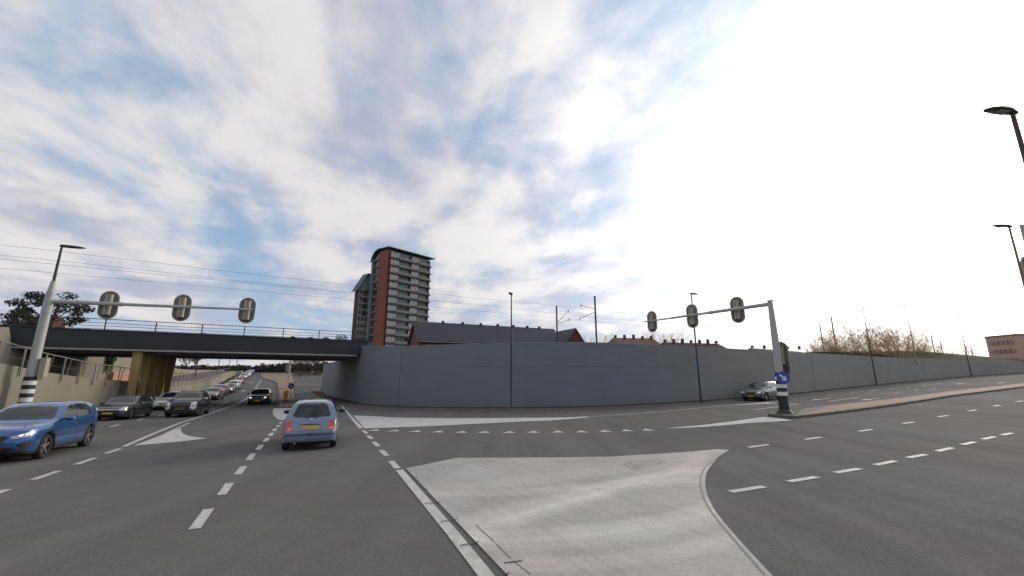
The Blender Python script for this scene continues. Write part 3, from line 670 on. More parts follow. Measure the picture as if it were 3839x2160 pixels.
def t_of_u(A, B, u):
    lo, hi = 0, 1.05; f = lambda t: uof(A.x+(B.x-A.x)*t, A.y+(B.y-A.y)*t, A.z)[0]-u; s0 = f(lo)
    for _ in range(50):
        m = (lo+hi)/2
        if (f(m) > 0) == (s0 > 0): lo = m
        else: hi = m
    return lo
def bands(root, z0, z1, n, r, flare=False):
    """black and white collar round the foot of the pole"""
    h = (z1-z0)/n
    for i in range(n):
        m = MB(); wht = i % 2 == (1 if not flare else 1); m.tube((0, 0, z0+i*h), (0, 0, z0+(i+1)*h-.0), r+(.018 if wht else .0), None, 20); m.build('white_band' if wht else 'black_band', M_WHITE if wht else M_BLACK, root, smooth=40)
# left gantry
a = onray(183, 1130, 20.9); AL = Vector((a.x, a.y, a.z)); 
e_ = ray(945, 1161); tt = (AL.z+.05-HC)/e_.z; BLt = Vector((e_.x*tt, e_.y*tt, AL.z+.05))
g1_ = empty('signal_gantry', (AL.x, AL.y, G(AL.x, AL.y))); O = Vector(g1_.location)
ztop = zat(AL.x, AL.y, 922)
m = MB(); m.tube((0, 0, 0), (0, 0, AL.z-.6-O.z), .21, .185, 20); m.tube((0, 0, AL.z-.6-O.z), (0, 0, AL.z+.5-O.z), .205, .17, 20); m.tube((0, 0, AL.z+.5-O.z), (0, 0, AL.z+1.05-O.z), .15, .10, 16)
m.build('pole', M_STEEL, g1_, smooth=30)
m = MB(); m.tube((0, 0, AL.z+1.05-O.z), (0, 0, ztop-O.z), .065, .045, 12); m.build('lamp_pole', M_DKSTEEL, g1_, smooth=30)
m = MB(); D = (BLt-AL); A0 = AL-O
m.tube(A0, A0+D*.33, .105, .10, 14); m.tube(A0+D*.33, A0+D*.66, .085, .075, 14); m.tube(A0+D*.66, A0+D, .065, .055, 14); m.tube(A0+D*.318, A0+D*.335, .115, .115, 14); m.build('mast_arm', M_STEEL, g1_, smooth=30)
ht = Vector((D.x, D.y, 0)).normalized()
h = MB(); pts = []
for d, wd, th in ((-.08, .06, .05), (.02, .1, .08), (.35, .15, .08), (.75, .14, .06), (1.0, .03, .02)):
    for k_ in range(8): an = 2*math.pi*k_/8+.39; pts.append(ht*d+Vector((-ht.y, ht.x, 0))*wd*math.cos(an)+Vector((0, 0, ztop-O.z+th*math.sin(an)-.03*d)))
h.add(pts, [(i*8+a_, i*8+(a_+1) % 8, (i+1)*8+(a_+1) % 8, (i+1)*8+a_) for i in range(4) for a_ in range(8)]+[tuple(range(7, -1, -1)), tuple(32+a_ for a_ in range(8))]); h.build('lamp_head', M_LAMP, g1_, smooth=50)
for u_ in (397.8, 676, 923):
    t_ = t_of_u(AL, BLt, u_); c = AL+D*t_; signal_head(g1_, c+Vector((RD.x, RD.y, 0))*.30+Vector((0, 0, -.02)), (RD.x, RD.y), .82, 1.52, O)
bands(g1_, .55, 2.35, 9, .235)
m = MB(); m.tube((0, 0, -.1), (0, 0, .55), .27, .24, 18); m.build('base_sleeve', M_BLACK, g1_)
m = MB(); zz = zat(AL.x, AL.y, 1378)-O.z; m.box(ht*.42+Vector((0, 0, zz)), (.24, .3, .95), math.atan2(ht.y, ht.x)); m.build('pedestrian_signal', mat('beige_box', (.36, .33, .25), .5), g1_, bevel=.02)
m = MB(); m.box(ht*.22+Vector((0, 0, zz+.4)), (.4, .06, .06), math.atan2(ht.y, ht.x)); m.box(ht*.22+Vector((0, 0, zz-.4)), (.4, .06, .06), math.atan2(ht.y, ht.x)); m.build('bracket', M_DKSTEEL, g1_)
tag(g1_, 'grey signal gantry with street lamp on top, arm over the left oncoming lanes', 'traffic signal', 'signal gantries seen from behind')
# right gantry
q = gp(2944, 1560); zb_ = G(q.x, q.y)+.13; ztop = zat(q.x, q.y, 1128)
e_ = ray(2415, 1207); zA = zat(q.x, q.y, 1140); tt = (zA+.15-HC)/e_.z; B2 = Vector((e_.x*tt, e_.y*tt, zA+.15)); A2 = Vector((q.x, q.y, zA))
g2_ = empty('signal_gantry', (q.x, q.y, zb_)); O = Vector(g2_.location)
m = MB(); m.tube((0, 0, 1.9), (0, 0, 4.4-zb_), .19, .17, 20); m.tube((0, 0, 4.4-zb_), (0, 0, ztop-zb_), .165, .125, 20); m.box((0, 0, ztop-zb_), (.3, .3, .04)); m.build('pole', M_STEEL, g2_, smooth=30)
m = MB(); D = B2-A2; A0 = A2-O
m.tube(A0, A0+D*.40, .115, .095, 14); m.tube(A0+D*.40, A0+D*.72, .08, .07, 14); m.tube(A0+D*.72, A0+D, .055, .045, 14); m.tube(A0+D*.38, A0+D*.405, .11, .11, 14); m.build('mast_arm', M_STEEL, g2_, smooth=30)
for u_ in (2435, 2585, 2754):
    t_ = t_of_u(A2, B2, u_); c = A2+D*t_; signal_head(g2_, c+Vector((RS.x, RS.y, 0))*.28+Vector((0, 0, -.02)), (RS.x+.25, RS.y+.35), .80, 1.62, O)
c = Vector((q.x, q.y, zat(q.x, q.y, 1345)))+Vector((.42, .30, 0)); signal_head(g2_, c, (RS.x, RS.y), .78, 1.9, O)
m = MB(); m.box((.2, .14, 3.1-zb_), (.45, .05, .05), R(35)); m.box((.2, .14, 3.9-zb_), (.45, .05, .05), R(35)); m.build('bracket', M_STEEL, g2_)
bands(g2_, .72, 2.12, 7, .235)
m = MB(); m.tube((0, 0, .02), (0, 0, .22), .40, .25, 20); m.tube((0, 0, .22), (0, 0, .73), .25, .225, 20); m.tube((0, 0, -.1), (0, 0, .02), .5, .42, 20); m.build('base_sleeve', M_BLACK, g2_, smooth=30)
zs = zat(q.x, q.y, 1416); 
def blue_disc(root, c, fac, r, nm='keep_right_sign'):
    """round blue sign with a white arrow pointing down to the right, facing fac"""
    n = Vector((fac[0], fac[1], 0)).normalized(); s_ = Vector((-n.y, n.x, 0)); up = Vector((0, 0, 1)); c = Vector(c)
    m = MB(); m.prism([c+s_*r*math.cos(2*math.pi*i/32)+up*r*math.sin(2*math.pi*i/32) for i in range(32)], n*-.02, n*0); d = m.build(nm, mat('sign_blue', (.02, .07, .42), .4), root)
    m = MB(); w_ = .16*r; ca = R(-45)
    def P2(a, b): # a along arrow, b across
        x = a*math.cos(ca)-b*math.sin(ca); z = a*math.sin(ca)+b*math.cos(ca); return c+s_*(x*r)+up*(z*r)
    m.prism([P2(-.68, -.14), (P2(.12, -.14)), P2(.02, -.52), P2(.72, 0), P2(.02, .52), P2(.12, .14), P2(-.68, .14)], n*.001, n*.006); m.build('arrow', M_WHITE, d)
    return d
blue_disc(g2_, Vector((-.04, -.32, zs-zb_)), (-.1, -1), .33)
m = MB(); m.box((.27, .05, 2.15-zb_+.35), (.26, .22, .55), R(20)); m.build('control_box', M_BLACK, g2_)
tag(g2_, 'grey signal gantry on the traffic island with round blue arrow sign and striped foot', 'traffic signal', 'signal gantries seen from behind')
# far right edge: signal pole partly in view
a = onray(3850, 1010, 17); g3 = empty('traffic_signal', (a.x+.30, a.y, G(a.x, a.y))); m = MB(); m.tube((0, 0, 0), (0, 0, a.z+2-g3.location.z), .1, .08, 14); m.build('pole', M_STEEL, g3, smooth=30)
signal_head(g3, Vector((a.x+.16, a.y-.05, a.z)), (.2, 1), .62, 1.25, Vector(g3.location)); tag(g3, 'signal head with rounded board cut off by the right edge of the view', 'traffic signal')
# splitter island furniture
q = gp(1068.6, 1508); zb_ = G(q.x, q.y)+.12
bl = empty('bollard', (q.x, q.y, zb_)); m = MB()
m.lathe([(0, 0), (.24, 0), (.24, .06), (.15, .12), (.17, .3), (.22, .75), (.21, .95), (.12, 1.02), (0, 1.03)], (0, 0, 0), 20); m.build('body', mat('bollard_yellow', (.70, .34, .02), .45, emit=(.9, .4, .03), es=.02), bl, smooth=40)
m = MB(); m.tube((0, 0, -.1), (0, 0, .08), .28, .26, 20); m.build('base', M_BLACK, bl)
tag(bl, 'yellow traffic bollard on the tip of the splitter island', 'bollard')
sp_ = empty('keep_right_post', (q.x+.05, q.y+.8, zb_)); m = MB(); m.tube((0, 0, -.1), (0, 0, 1.75), .035, None, 10); m.build('post', M_STEEL, sp_); blue_disc(sp_, (0, -.06, 1.45), (0, -1), .30, 'sign_disc'); tag(sp_, 'round blue arrow sign on a short post above the yellow bollard', 'road sign')
q = gp(1080, 1440); zb_ = G(q.x, q.y)+.12; g4 = empty('traffic_signal', (q.x, q.y, zb_)); O = Vector(g4.location)
m = MB(); m.tube((0, 0, 1.5), (0, 0, 6.1), .13, .11, 14); m.build('pole', M_STEEL, g4, smooth=30); bands(g4, 0, 1.5, 7, .15)
a_ = Vector((RD.y, -RD.x, 0)); m = MB(); m.tube((0, 0, 5.6), a_*-7+Vector((0, 0, 5.9)), .1, .06, 12); m.build('mast_arm', M_STEEL, g4, smooth=30)
signal_head(g4, Vector((q.x-.35, q.y+.2, zb_+2.9)), (RD.x, RD.y), .95, 2.0, O)
for k_ in (2.2, 6.4): signal_head(g4, Vector((q.x, q.y, zb_+5.75))+a_*-k_+Vector((RD.x, RD.y, 0))*.3, (RD.x, RD.y), .74, 1.4, O)
tag(g4, 'signal gantry standing on the splitter island beyond the bridge', 'traffic signal')

# ------------------------------------------------------------------ railway masts and wires
M_MAST = mat('mast_steel', (.10, .075, .07), .7, var=.2, vs=3)
def tline(o, t, z): q = BL+be*t+bn*o; return Vector((q.x, q.y, z))
def t_for_u(o, u, z):
    lo, hi = -40, 600
    for _ in range(60):
        m_ = (lo+hi)/2; q = tline(o, m_, z)
        if uof(q.x, q.y, z)[0] < u: lo = m_
        else: hi = m_
    return lo
def mast(o, u, v, arms, label):
    t_ = t_for_u(o, u, 12); q = tline(o, t_, 5.2); zt = zat(q.x, q.y, v); r_ = empty('catenary_mast', (q.x, q.y, 5.2))
    m = MB(); 
    rzz = math.atan2(be.y, be.x); m.box((0, 0, (zt-5.2)/2), (.10, .26, zt-5.2), rzz); m.box((0, 0, (zt-5.2)/2), (.26, .06, zt-5.2+.01), rzz); m.build('pole', M_MAST, r_)
    for (dy, z0, z1, ln) in arms:
        m = MB(); d = Vector((bn.x, bn.y, 0))*dy; m.tube((0, 0, z0-5.2), d*ln+Vector((0, 0, z1-5.2)), .04, .035, 8); m.tube(d*ln+Vector((0, 0, z1-5.2+.22)), d*ln+Vector((0, 0, z1-5.2-.3)), .05, .05, 8); m.build('bracket_arm', M_MAST, r_)
    return tag(r_, label, 'catenary mast', 'overhead line masts along the railway')
mast(10.9, 2087, 1147, [(-1, 10.6, 12.2, 3.0), (-1, 10.4, 10.8, 3.2)], 'left catenary mast behind the long slate roof, thinner of the first pair')
mast(1.6, 2231, 1110, [(1, 11.6, 12.6, 3.1), (1, 11.2, 10.6, 3.4)], 'tall catenary mast with two bracket arms pointing left')
mast(10.9, 3082, 1217, [(-1, 10.6, 12.2, 3.0), (-1, 10.4, 10.8, 3.2)], 'catenary mast left of the bare trees, shorter of the second pair')
mast(1.6, 3126, 1188, [(1, 11.6, 12.6, 3.0), (1, 11.2, 10.8, 3.2)], 'catenary mast left of the bare trees, taller of the second pair')
mast(1.6, 3498, 1255, [(-1, 11.4, 11.6, 4.4)], 'catenary mast with level arm right of the bare trees')
mast(10.9, 3533, 1273, [(-1, 10.4, 10.8, 3.2)], 'plain catenary mast just right of the bare trees')
mast(1.6, 3642, 1311, [(-1, 9.0, 9.0, 9)], 'farthest catenary mast before the beige block')
def wire(o, z, label, sag=0.0):
    m = MB(); pts = [tline(o, t_, z-sag*math.sin(math.pi*((t_-56) % 62)/62)) for t_ in range(-60, 400, 12)]
    for a, b in zip(pts, pts[1:]): m.tube(a, b, .012, n=5, caps=False)
    tag(m.build('overhead_wire', M_RAILW), label, 'overhead wire', 'overhead wires above the railway')
    return pts
wire(4.0, 12.1, 'upper wire of the near railway track', .35); wire(4.0, 10.9, 'lower contact wire of the near railway track')
wire(8.0, 12.1, 'upper wire of the far railway track', .35); wire(8.0, 10.9, 'lower contact wire of the far railway track')

# ------------------------------------------------------------------ apartment tower
M_BRICK = mat('orange_brick', (.27, .078, .045), .85, var=.14, vs=.9, bump=.2, bs=8)
M_BRICKD = mat('dark_red_brick', (.13, .04, .03), .85, var=.14, vs=.9)
M_TEAL = mat('teal_roof', (.07, .26, .22), .5, var=.1, vs=.5)
M_PANEL = mat('pale_window_panel', (.33, .325, .31), .5, var=.1, vs=1.5); M_PARA = mat('balcony_parapet', (.18, .18, .15), .7, var=.15, vs=1)
M_GLASSD = mat('dark_window_glass', (.035, .045, .055), .15, spec=.6); M_GLASSB = mat('bluish_glass', (.10, .15, .18), .12, spec=.7)
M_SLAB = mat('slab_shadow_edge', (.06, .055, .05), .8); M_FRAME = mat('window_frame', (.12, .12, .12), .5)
tw = empty('apartment_tower', (-46.6, 150, 0), math.atan2(.762, .648))
ZT, FH, NF = 48.9, 2.92, 16
def B(name, m_, parent, *boxes, **k):
    mb = MB()
    for c, d in boxes: mb.box(c, d)
    return mb.build(name, m_, parent, **k)
W = 19.3; DEP = 10.2; z0 = ZT-FH*NF
B('wall', M_BRICKD, tw, ((W/2, DEP/2+.75, (z0+ZT)/2), (W-.6, DEP-1.7, ZT-z0)))
gb = MB(); gb.box((.15, 2.9, (z0+ZT)/2), (.7, 5.8, ZT-z0+1.2)); gb.build('brick_gable', M_BRICK, tw)
for f in range(NF):
    zc = z0+f*FH
    for y_ in (1.4, 3.2): B('gable_window', M_GLASSD, tw, ((-.205, y_+(f % 2)*.5, zc+1.5), (.04, .28, 1.7)))
    lo = B('loggia', M_GLASSD, tw, ((.3, 7.5, zc+1.75), (.5, 3.2, 1.9))); B('railing', mat('loggia_rail', (.12, .14, .15), .6), lo, ((-.05, 7.5, zc+.5), (.5, 3.2, .75)))
B('fin_wall', mat('fin_grey', (.20, .22, .23), .7, var=.1), tw, ((-.1, DEP-.35, (z0+ZT)/2-1), (1.2, .9, ZT-z0-2)))
for f in range(NF):
    zc = z0+f*FH
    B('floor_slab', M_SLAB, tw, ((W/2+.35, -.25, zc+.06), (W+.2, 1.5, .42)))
    for x0, x1 in ((.75, 4.3), (10.3, 13.6)):
        w_ = B('window', M_PANEL, tw, (((x0+x1)/2, -.45, zc+1.55), (x1-x0, .5, 2.1)))
        B('frame', M_FRAME, w_, *[((x0+(x1-x0)*k_/3, -.715, zc+1.75), (.10, .04, 1.6)) for k_ in (1, 2)], ((((x0+x1)/2), -.712, zc+.78), (x1-x0, .03, .08)))
    for x0, x1 in ((4.3, 10.3), (13.6, 19.2)):
        bl_ = B('balcony', M_PARA, tw, (((x0+x1)/2, -.85, zc+.72), (x1-x0+.1, .14, .98)))
        B('glazing', M_GLASSB if (f*3+int(x0)) % 4 else M_GLASSD, bl_, (((x0+x1)/2, .0, zc+1.7), (x1-x0, .12, 2.0)))
        B('mullion', M_FRAME, bl_, *[((x0+(x1-x0)*k_/4, -.09, zc+1.75), (.12, .06, 2.0)) for k_ in (1, 2, 3)], (((x0+x1)/2, -.09, zc+2.74), (x1-x0-.2, .06, .1)))
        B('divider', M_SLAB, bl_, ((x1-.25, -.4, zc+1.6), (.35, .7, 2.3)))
rf = MB(); prof = [(11.1, ZT-2.9), (10.4, ZT-.9), (8.6, ZT+1.0), (6.2, ZT+1.75), (-1.6, ZT+1.15), (-1.6, ZT+.85), (6.2, ZT+1.42), (8.4, ZT+.75), (10.1, ZT-1.0), (10.8, ZT-2.9)]
rf.prism([(-.9, y_, z_) for y_, z_ in prof], (0, 0, 0), (W+2.6, 0, 0)); ro = rf.build('roof', mat('grey_teal_edge', (.055, .12, .11), .6), tw)
B('antenna', M_FRAME, ro, ((5.5, 1, ZT+2.2), (.18, .18, 1.4)), ((5.5, 1, ZT+1.8), (.7, .3, .4)))
B('attic', M_GLASSD, tw, ((W/2, 3.2, ZT+.3), (W-1, 6.3, 1.2)))
# lower teal-topped wing
o2 = (-3.6, 13.0); W2, D2, ZT2 = 12, 2.6, 41.5
m = MB(); m.prism([(o2[0], o2[1], 0), (o2[0]+W2, o2[1], 0), (o2[0]+W2, o2[1], ZT2), (o2[0]+2.9, o2[1], ZT2), (o2[0], o2[1], ZT2-5.6)], (0, 0, 0), (0, D2, 0)); m.build('rear_wing', mat('grey_render', (.27, .265, .25), .8, var=.1, vs=.6), tw)
B('brick_gable', M_BRICKD, tw, ((o2[0]-.12, o2[1]+D2/2, ZT2/2-3.2), (.3, D2-.3, ZT2-6.8)))
B('teal_cladding', M_TEAL, tw, ((o2[0]+2.9+4.5, o2[1]-.2, ZT2-3.2), (9.0, .35, 6.3)))
rf = MB(); rf.prism([(x_, o2[1]-.9, z_) for x_, z_ in ((o2[0]-1.3, ZT2-7.2), (o2[0]+2.9, ZT2+.35), (o2[0]+W2, ZT2+.35), (o2[0]+W2, ZT2+.02), (o2[0]+2.9, ZT2+.02), (o2[0]-1.0, ZT2-7.2))], (0, 0, 0), (0, D2+1.6, 0)); rf.build('roof', MATS['grey_teal_edge'], tw)
for f in range(13):
    for k_ in range(5):
        if f < 4 and k_ in (1, 2): continue
        zc = ZT2-8.2-f*2.6
        if k_ == 0 and f < 0: continue
        B('wing_window', M_GLASSD, tw, ((o2[0]+.9+k_*1.25, o2[1]-.02, zc+.9), (.62, .08, 1.35)))
for f in range(4): B('loggia_bay', M_BLACK, tw, ((o2[0]+2.75, o2[1]-.02, ZT2-7.6-f*2.6), (1.9, .12, 1.9)))
tag(tw, 'tall red brick apartment tower with grey balconies and thin teal roof', 'apartment tower')

# ------------------------------------------------------------------ long slate roofed building and row houses
M_SLATE = mat('slate_roof', (.034, .034, .046), .6, var=.12, vs=.5); M_REDB = mat('red_brick', (.14, .036, .028), .85, var=.15, vs=1, bump=.1, bs=8)
M_OCH = mat('ochre_panel', (.45, .22, .07), .6, var=.2, vs=1.5)
lh = empty('long_brick_building', (-20.3, 85, 0), math.atan2(.428, .904)); L_ = 33.5
ZR, ZE = zat(-20.3, 85, 1204), 9.5
m = MB(); m.prism([(.3, -4.3, 0), (.3, 4.3, 0), (.3, 4.3, ZE), (.3, 0, ZR-.35), (.3, -4.3, ZE)], (0, 0, 0), (L_-.6, 0, 0)); m.build('wall', M_REDB, lh)
m = MB(); m.prism([(-.15, -5.0, ZE-.45), (-.15, 0, ZR), (-.15, 5.0, ZE-.45), (-.15, 5.0, ZE-.8), (-.15, 0, ZR-.35), (-.15, -5.0, ZE-.8)], (0, 0, 0), (L_+.3, 0, 0)); ro = m.build('roof', M_SLATE, lh)
for x_ in (6.2, 10.6, 14.8, 18.9, 22.8, 26.4, 29.6): B('roof_vent', M_SLATE, ro, ((x_, 0, ZR+.15), (.5, .4, .45)))
B('gutter', mat('white_gutter', (.3, .3, .3), .5), lh, ((L_/2, -5.05, ZE-.66), (L_, .15, .14)))
for x_ in (1.9, 5.0): 
    w_ = B('window', M_PANEL, lh, ((x_+.9, -4.33, 7.3), (2.3, .12, 2.0))); B('frame', M_FRAME, w_, *[((x_+.9+d_, -4.40, 7.3), (.09, .04, 2.0)) for d_ in (-.4, .4)])
B('panel_strip', M_OCH, lh, ((20.2, -4.36, 7.6), (24, .16, 1.7)))
for k_ in range(9): B('window', M_PANEL, lh, ((9.6+k_*2.6, -4.46, 7.4), (1.5, .08, 1.1)))
tag(lh, 'long low red brick building with dark slate gable roof in front of the tower', 'building')
# gabled end wing, brick gable to the right
ew = empty('gabled_end_house', tuple(Vector((-20.3, 85, 0))+Vector((.904, .428, 0))*(L_+2.6)), math.atan2(.428, .904))
zr = ZR-.1
m = MB(); m.prism([(-2.6, -4.6, 0), (4.2, -4.6, 0), (4.2, -4.6, ZE-1.2), (.6, -4.6, zr-.3), (-2.6, -4.6, ZE)], (0, 0, 0), (0, 9, 0)); m.build('wall', M_REDB, ew)
m = MB(); m.prism([(-3.0, -4.9, ZE-.6), (.6, -4.9, zr), (4.8, -4.9, ZE-1.9), (4.8, -4.9, ZE-2.2), (.6, -4.9, zr-.35), (-3.0, -4.9, ZE-.9)], (0, .1, 0), (0, 9.4, 0)); m.build('roof', M_SLATE, ew)
B('chimney', M_REDB, ew, ((4.6, -1, ZE-1.4), (.8, .8, 2.6)))
tag(ew, 'end house with pointed brick gable and chimney at the right of the long slate roof', 'house')
M_TILE = mat('orange_roof_tiles', (.19, .10, .065), .8, var=.25, vs=2)
M_TILED = mat('brown_roof_tiles', (.07, .04, .03), .8, var=.25, vs=2)
def row_house(name, u0, v0, u1, v1, Y, mt, nch, label, gable=2.2, grp=None):
    a, b = onray(u0, v0, Y), onray(u1, v1, Y*1.05); r_ = empty(name, (a.x, a.y, 0), math.atan2(b.y-a.y, b.x-a.x)); L = (Vector((b.x, b.y))-Vector((a.x, a.y))).length
    m = MB(); m.box((L/2, 4, (a.z-gable)/2), (L, 8, a.z-gable)); m.build('wall', M_REDB, r_)
    m = MB(); m.add([(-.3, -.4, a.z-gable), (L+.3, -.4, a.z-gable), (L+.3, 8.4, a.z-gable), (-.3, 8.4, a.z-gable), (1.6, 4, a.z), (L-1.2, 4, b.z if abs(b.z-a.z) < 1 else a.z)], [(0, 1, 5, 4), (1, 2, 5), (2, 3, 4, 5), (3, 0, 4), (3, 2, 1, 0)])
    ro = m.build('roof', mt, r_)
    for k_ in range(nch): B('chimney', mat('brown_chimney', (.10, .055, .042), .9), ro, ((2+(L-4)*k_/max(1, nch-1), 3.6, a.z+.35), (.6, .5, .7+.35*(k_*7 % 3))))
    return tag(r_, label, 'house', grp)
row_house('row_house', 2312, 1261, 2495, 1265, 110, M_TILE, 5, 'row of houses with orange tiled roof and many chimneys behind the wall', 3)
row_house('row_house', 2500, 1278, 2748, 1303, 105, M_TILED, 7, 'row of houses with low dark brown roof to the right of the orange one', 2.6)
row_house('row_house', 2838, 1301, 3060, 1316, 118, M_TILED, 5, 'row of houses with dark roof right of the island gantry pole', 2.6)
a, b = onray(-60, 1262, 55), onray(150, 1180, 55)
hs = empty('brown_roof_house', (a.x, a.y, 0)); m = MB(); m.prism([(0, 0, 5), (b.x-a.x, 0, b.z), (1.3*(b.x-a.x)-.5, 0, 6.2), (1.3*(b.x-a.x)-.5, 0, 5)], (0, 0, 0), (0, 3, 0)); m.build('roof', mat('autumn_roof', (.10, .04, .028), .85, var=.3, vs=1), hs)
m = MB(); m.box(((b.x-a.x)*.65, 1.5, 2.6), (1.3*(b.x-a.x)-1.5, 2.4, 5.0)); m.build('wall', M_REDB, hs); tag(hs, 'house with steep brown roof at the left edge behind the bridge', 'house')
# beige block far right
a, b = onray(3692, 1266, 120), onray(3808, 1254, 112); bb = empty('office_block', (a.x, a.y, 0), math.atan2(b.y-a.y, b.x-a.x)); L = (Vector((b.x, b.y))-Vector((a.x, a.y))).length
m = MB(); m.box((L/2, 8, a.z/2), (L, 16, a.z)); m.build('wall', mat('beige_cladding', (.55, .38, .29), .8, var=.08, vs=.3), bb)  # beige lightened: the glow washing over the block is painted into its colour
m = MB(); m.box((L/2, 8, a.z+.15), (L+.4, 16.4, .3)); m.build('parapet', mat('parapet_beige', (.28, .19, .14), .8), bb)
for f in range(4):
    for k_ in range(5): B('window', mat('block_glass', (.34, .24, .20), .3), bb, ((1.6+k_*(L-3)/4.2, -.03, a.z-1.8-f*2.4), (1.5, .1, 1.1)))
tag(bb, 'beige flat roofed block rising over the embankment at the far right', 'building')

# ------------------------------------------------------------------ trees and plants
M_BARK = mat('bark', (.075, .052, .036), .9); M_BARK2 = mat('pale_bark', (.20, .13, .075), .9); M_TWIG = mat('sunlit_twigs', (.52, .36, .21), .9); M_LEAFD = mat('dark_leaves', (.030, .032, .022), .8); M_LEAF = mat('green_leaves', (.05, .07, .02), .8)
def branch(tr, mb, p, d, ln, r, depth, spread, rg, upw):
    n = 3; q = Vector(p)
    for i in range(n):
        d2 = (d+Vector((rg.uniform(-1, 1), rg.uniform(-1, 1), rg.uniform(-.3, .9)*upw))*.16).normalized()
        e2 = q+d2*ln/n; (tr if depth > 3 else mb).tube(q, e2, r*(1-.25*i/n), r*(1-.25*(i+1)/n), n=5 if depth > 2 else 3, caps=False)
        q, d = e2, d2
        if depth > 0 and i > 0 or (depth > 2 and i >= 0):
            k = 2 if depth > 1 else 3
            for _ in range(k):
                s = Vector((rg.uniform(-1, 1), rg.uniform(-1, 1), rg.uniform(-.2, .6)*upw)).normalized()
                if depth > 0: branch(tr, mb, q, (d*(1-spread)+s*spread).normalized(), ln*rg.uniform(.55, .78), r*.55, depth-1, spread, rg, upw)
def bare_tree(x, y, z, h, seed, label, depth=4, spread=.5, group=None, r=.14, upw=1.0, name='bare_tree', twig=None):
    rg = random.Random(seed); t = empty(name, (x, y, z)); tr, mb = MB(), MB()
    tr.tube((0, 0, -.3), (0, 0, h*.12), r*1.3, r, n=7)
    if depth == 9:
        tr.box((0, 0, -1.7), (4.4, 3.2, .3))
        for k_ in range(22):
            o = Vector((rg.uniform(-2.0, 2.0), rg.uniform(-1.2, 1.2), -1.6)); lean = Vector((o.x*.28+rg.uniform(-.15, .15), rg.uniform(-.2, .2), 1)).normalized(); hh = 1+h*rg.uniform(.5, 1.0); p = o; rr_ = r*rg.uniform(.16, .34)
            for j in range(6):
                d2 = (lean+Vector((rg.uniform(-.12, .12), rg.uniform(-.12, .12), 0))).normalized(); e2 = p+d2*hh/6; tr.tube(p, e2, rr_*(1-j/7), rr_*(1-(j+1)/7), n=4, caps=False); p = e2
                for q_ in range(3 if j else 1):
                    a_ = rg.uniform(0, 6.283); s_ = Vector((math.cos(a_)*1.1, math.sin(a_)*1.1, rg.uniform(.5, 1.3))).normalized(); L_ = rg.uniform(.7, 1.5); e3 = p+s_*L_; mb.tube(p, e3, .016, .009, n=3, caps=False)
                    for w_ in range(5):
                        f_ = p+(e3-p)*rg.uniform(.3, 1); g_ = f_+Vector((rg.uniform(-.45, .45), rg.uniform(-.45, .45), rg.uniform(.2, 1))).normalized()*L_*rg.uniform(.3, .6); mb.tube(f_, g_, .010, .005, n=3, caps=False)
    else:
      for k_ in range(3): branch(tr, mb, (0, 0, h*.12), (Vector((rg.uniform(-.5, .5), rg.uniform(-.5, .5), 1))).normalized(), h*.42, r*.7, depth, spread, rg, upw)
    tr.build('trunk', M_BARK2 if depth == 9 else M_BARK, t); mb.build('crown', twig or M_TWIG, t); return tag(t, label, 'tree', group)
for k_, (u_, vt, Y, sp_2) in enumerate([(3080, 1288, 66, .5), (3135, 1262, 68, .5), (3185, 1222, 66, .4), (3225, 1208, 70, .4), (3265, 1198, 67, .35), (3300, 1192, 72, .35), (3345, 1204, 68, .4), (3385, 1208, 80, .4), (3420, 1226, 84, .45), (3452, 1252, 86, .5), (3482, 1284, 88, .5)]):
    a = onray(u_, 1318, Y); zt = zat(a.x, a.y, vt)
    bare_tree(a.x, a.y, 5.2, (zt-5.2)*1.02, 30+k_, ['leftmost low bare tree of the clump behind the right wall', 'low bare tree behind the second pair of masts', 'bare tree between the taller mast and the lamp in front of the clump', 'bare tree directly behind the lamp in front of the clump',
       'tallest bare tree in the middle of the clump', 'bare tree just right of the tallest one', 'bare tree with many upright stems left of the tall pale lamp', 'bare tree just left of the tall pale lamp', 'bare tree just right of the tall pale lamp', 'low bare tree at the right end of the clump', 'smallest bare shrub right of the clump'][k_],
       depth=9, group='bare trees on the embankment', r=.12)
for k_, (u_, vt) in enumerate([(2190, 1256), (2262, 1250), (2400, 1240), (2508, 1232), (2528, 1248), (3600, 1290)]):
    Y = 120; a = onray(u_, 1300, Y); zt = zat(a.x, a.y, vt)
    bare_tree(a.x, a.y, 3, zt-3, 60+k_, ['faint bare tree left of the two armed mast', 'faint bare tree right of the two armed mast', 'faint bare tree above the orange roofs', 'slim faint bare tree at the right end of the orange roofs', 'small faint bare tree by the dark roofs', 'faint bare tree left of the farthest lamp'][k_], depth=3, spread=.4, group='distant bare trees', r=.1)
def leaf_mass(mb, c, rad, n, size, rg):
    for _ in range(n):
        while True:
            p = Vector((rg.uniform(-1, 1), rg.uniform(-1, 1), rg.uniform(-1, 1)))
            if p.length < 1: break
        p = Vector(c)+Vector((p.x*rad[0], p.y*rad[1], p.z*rad[2])); a = Vector((rg.uniform(-1, 1), rg.uniform(-1, 1), rg.uniform(-1, 1))).normalized(); b = a.orthogonal().normalized(); s = size*rg.uniform(.6, 1.4)
        mb.add([p-a*s, p-b*s*.5, p+a*s, p+b*s*.5], [(0, 1, 2, 3)])
a = onray(188, 1240, 44); tl = empty('leafy_tree', (a.x, a.y, 3)); rg = random.Random(5)
tr, mb = MB(), MB(); top = zat(a.x, a.y, 1094)-3
tr.tube((0, 0, 0), (0, 0, top*.55), .3, .2, 8); tr.tube((0, 0, top*.55), (.3, 0, top*.9), .2, .06, 8)
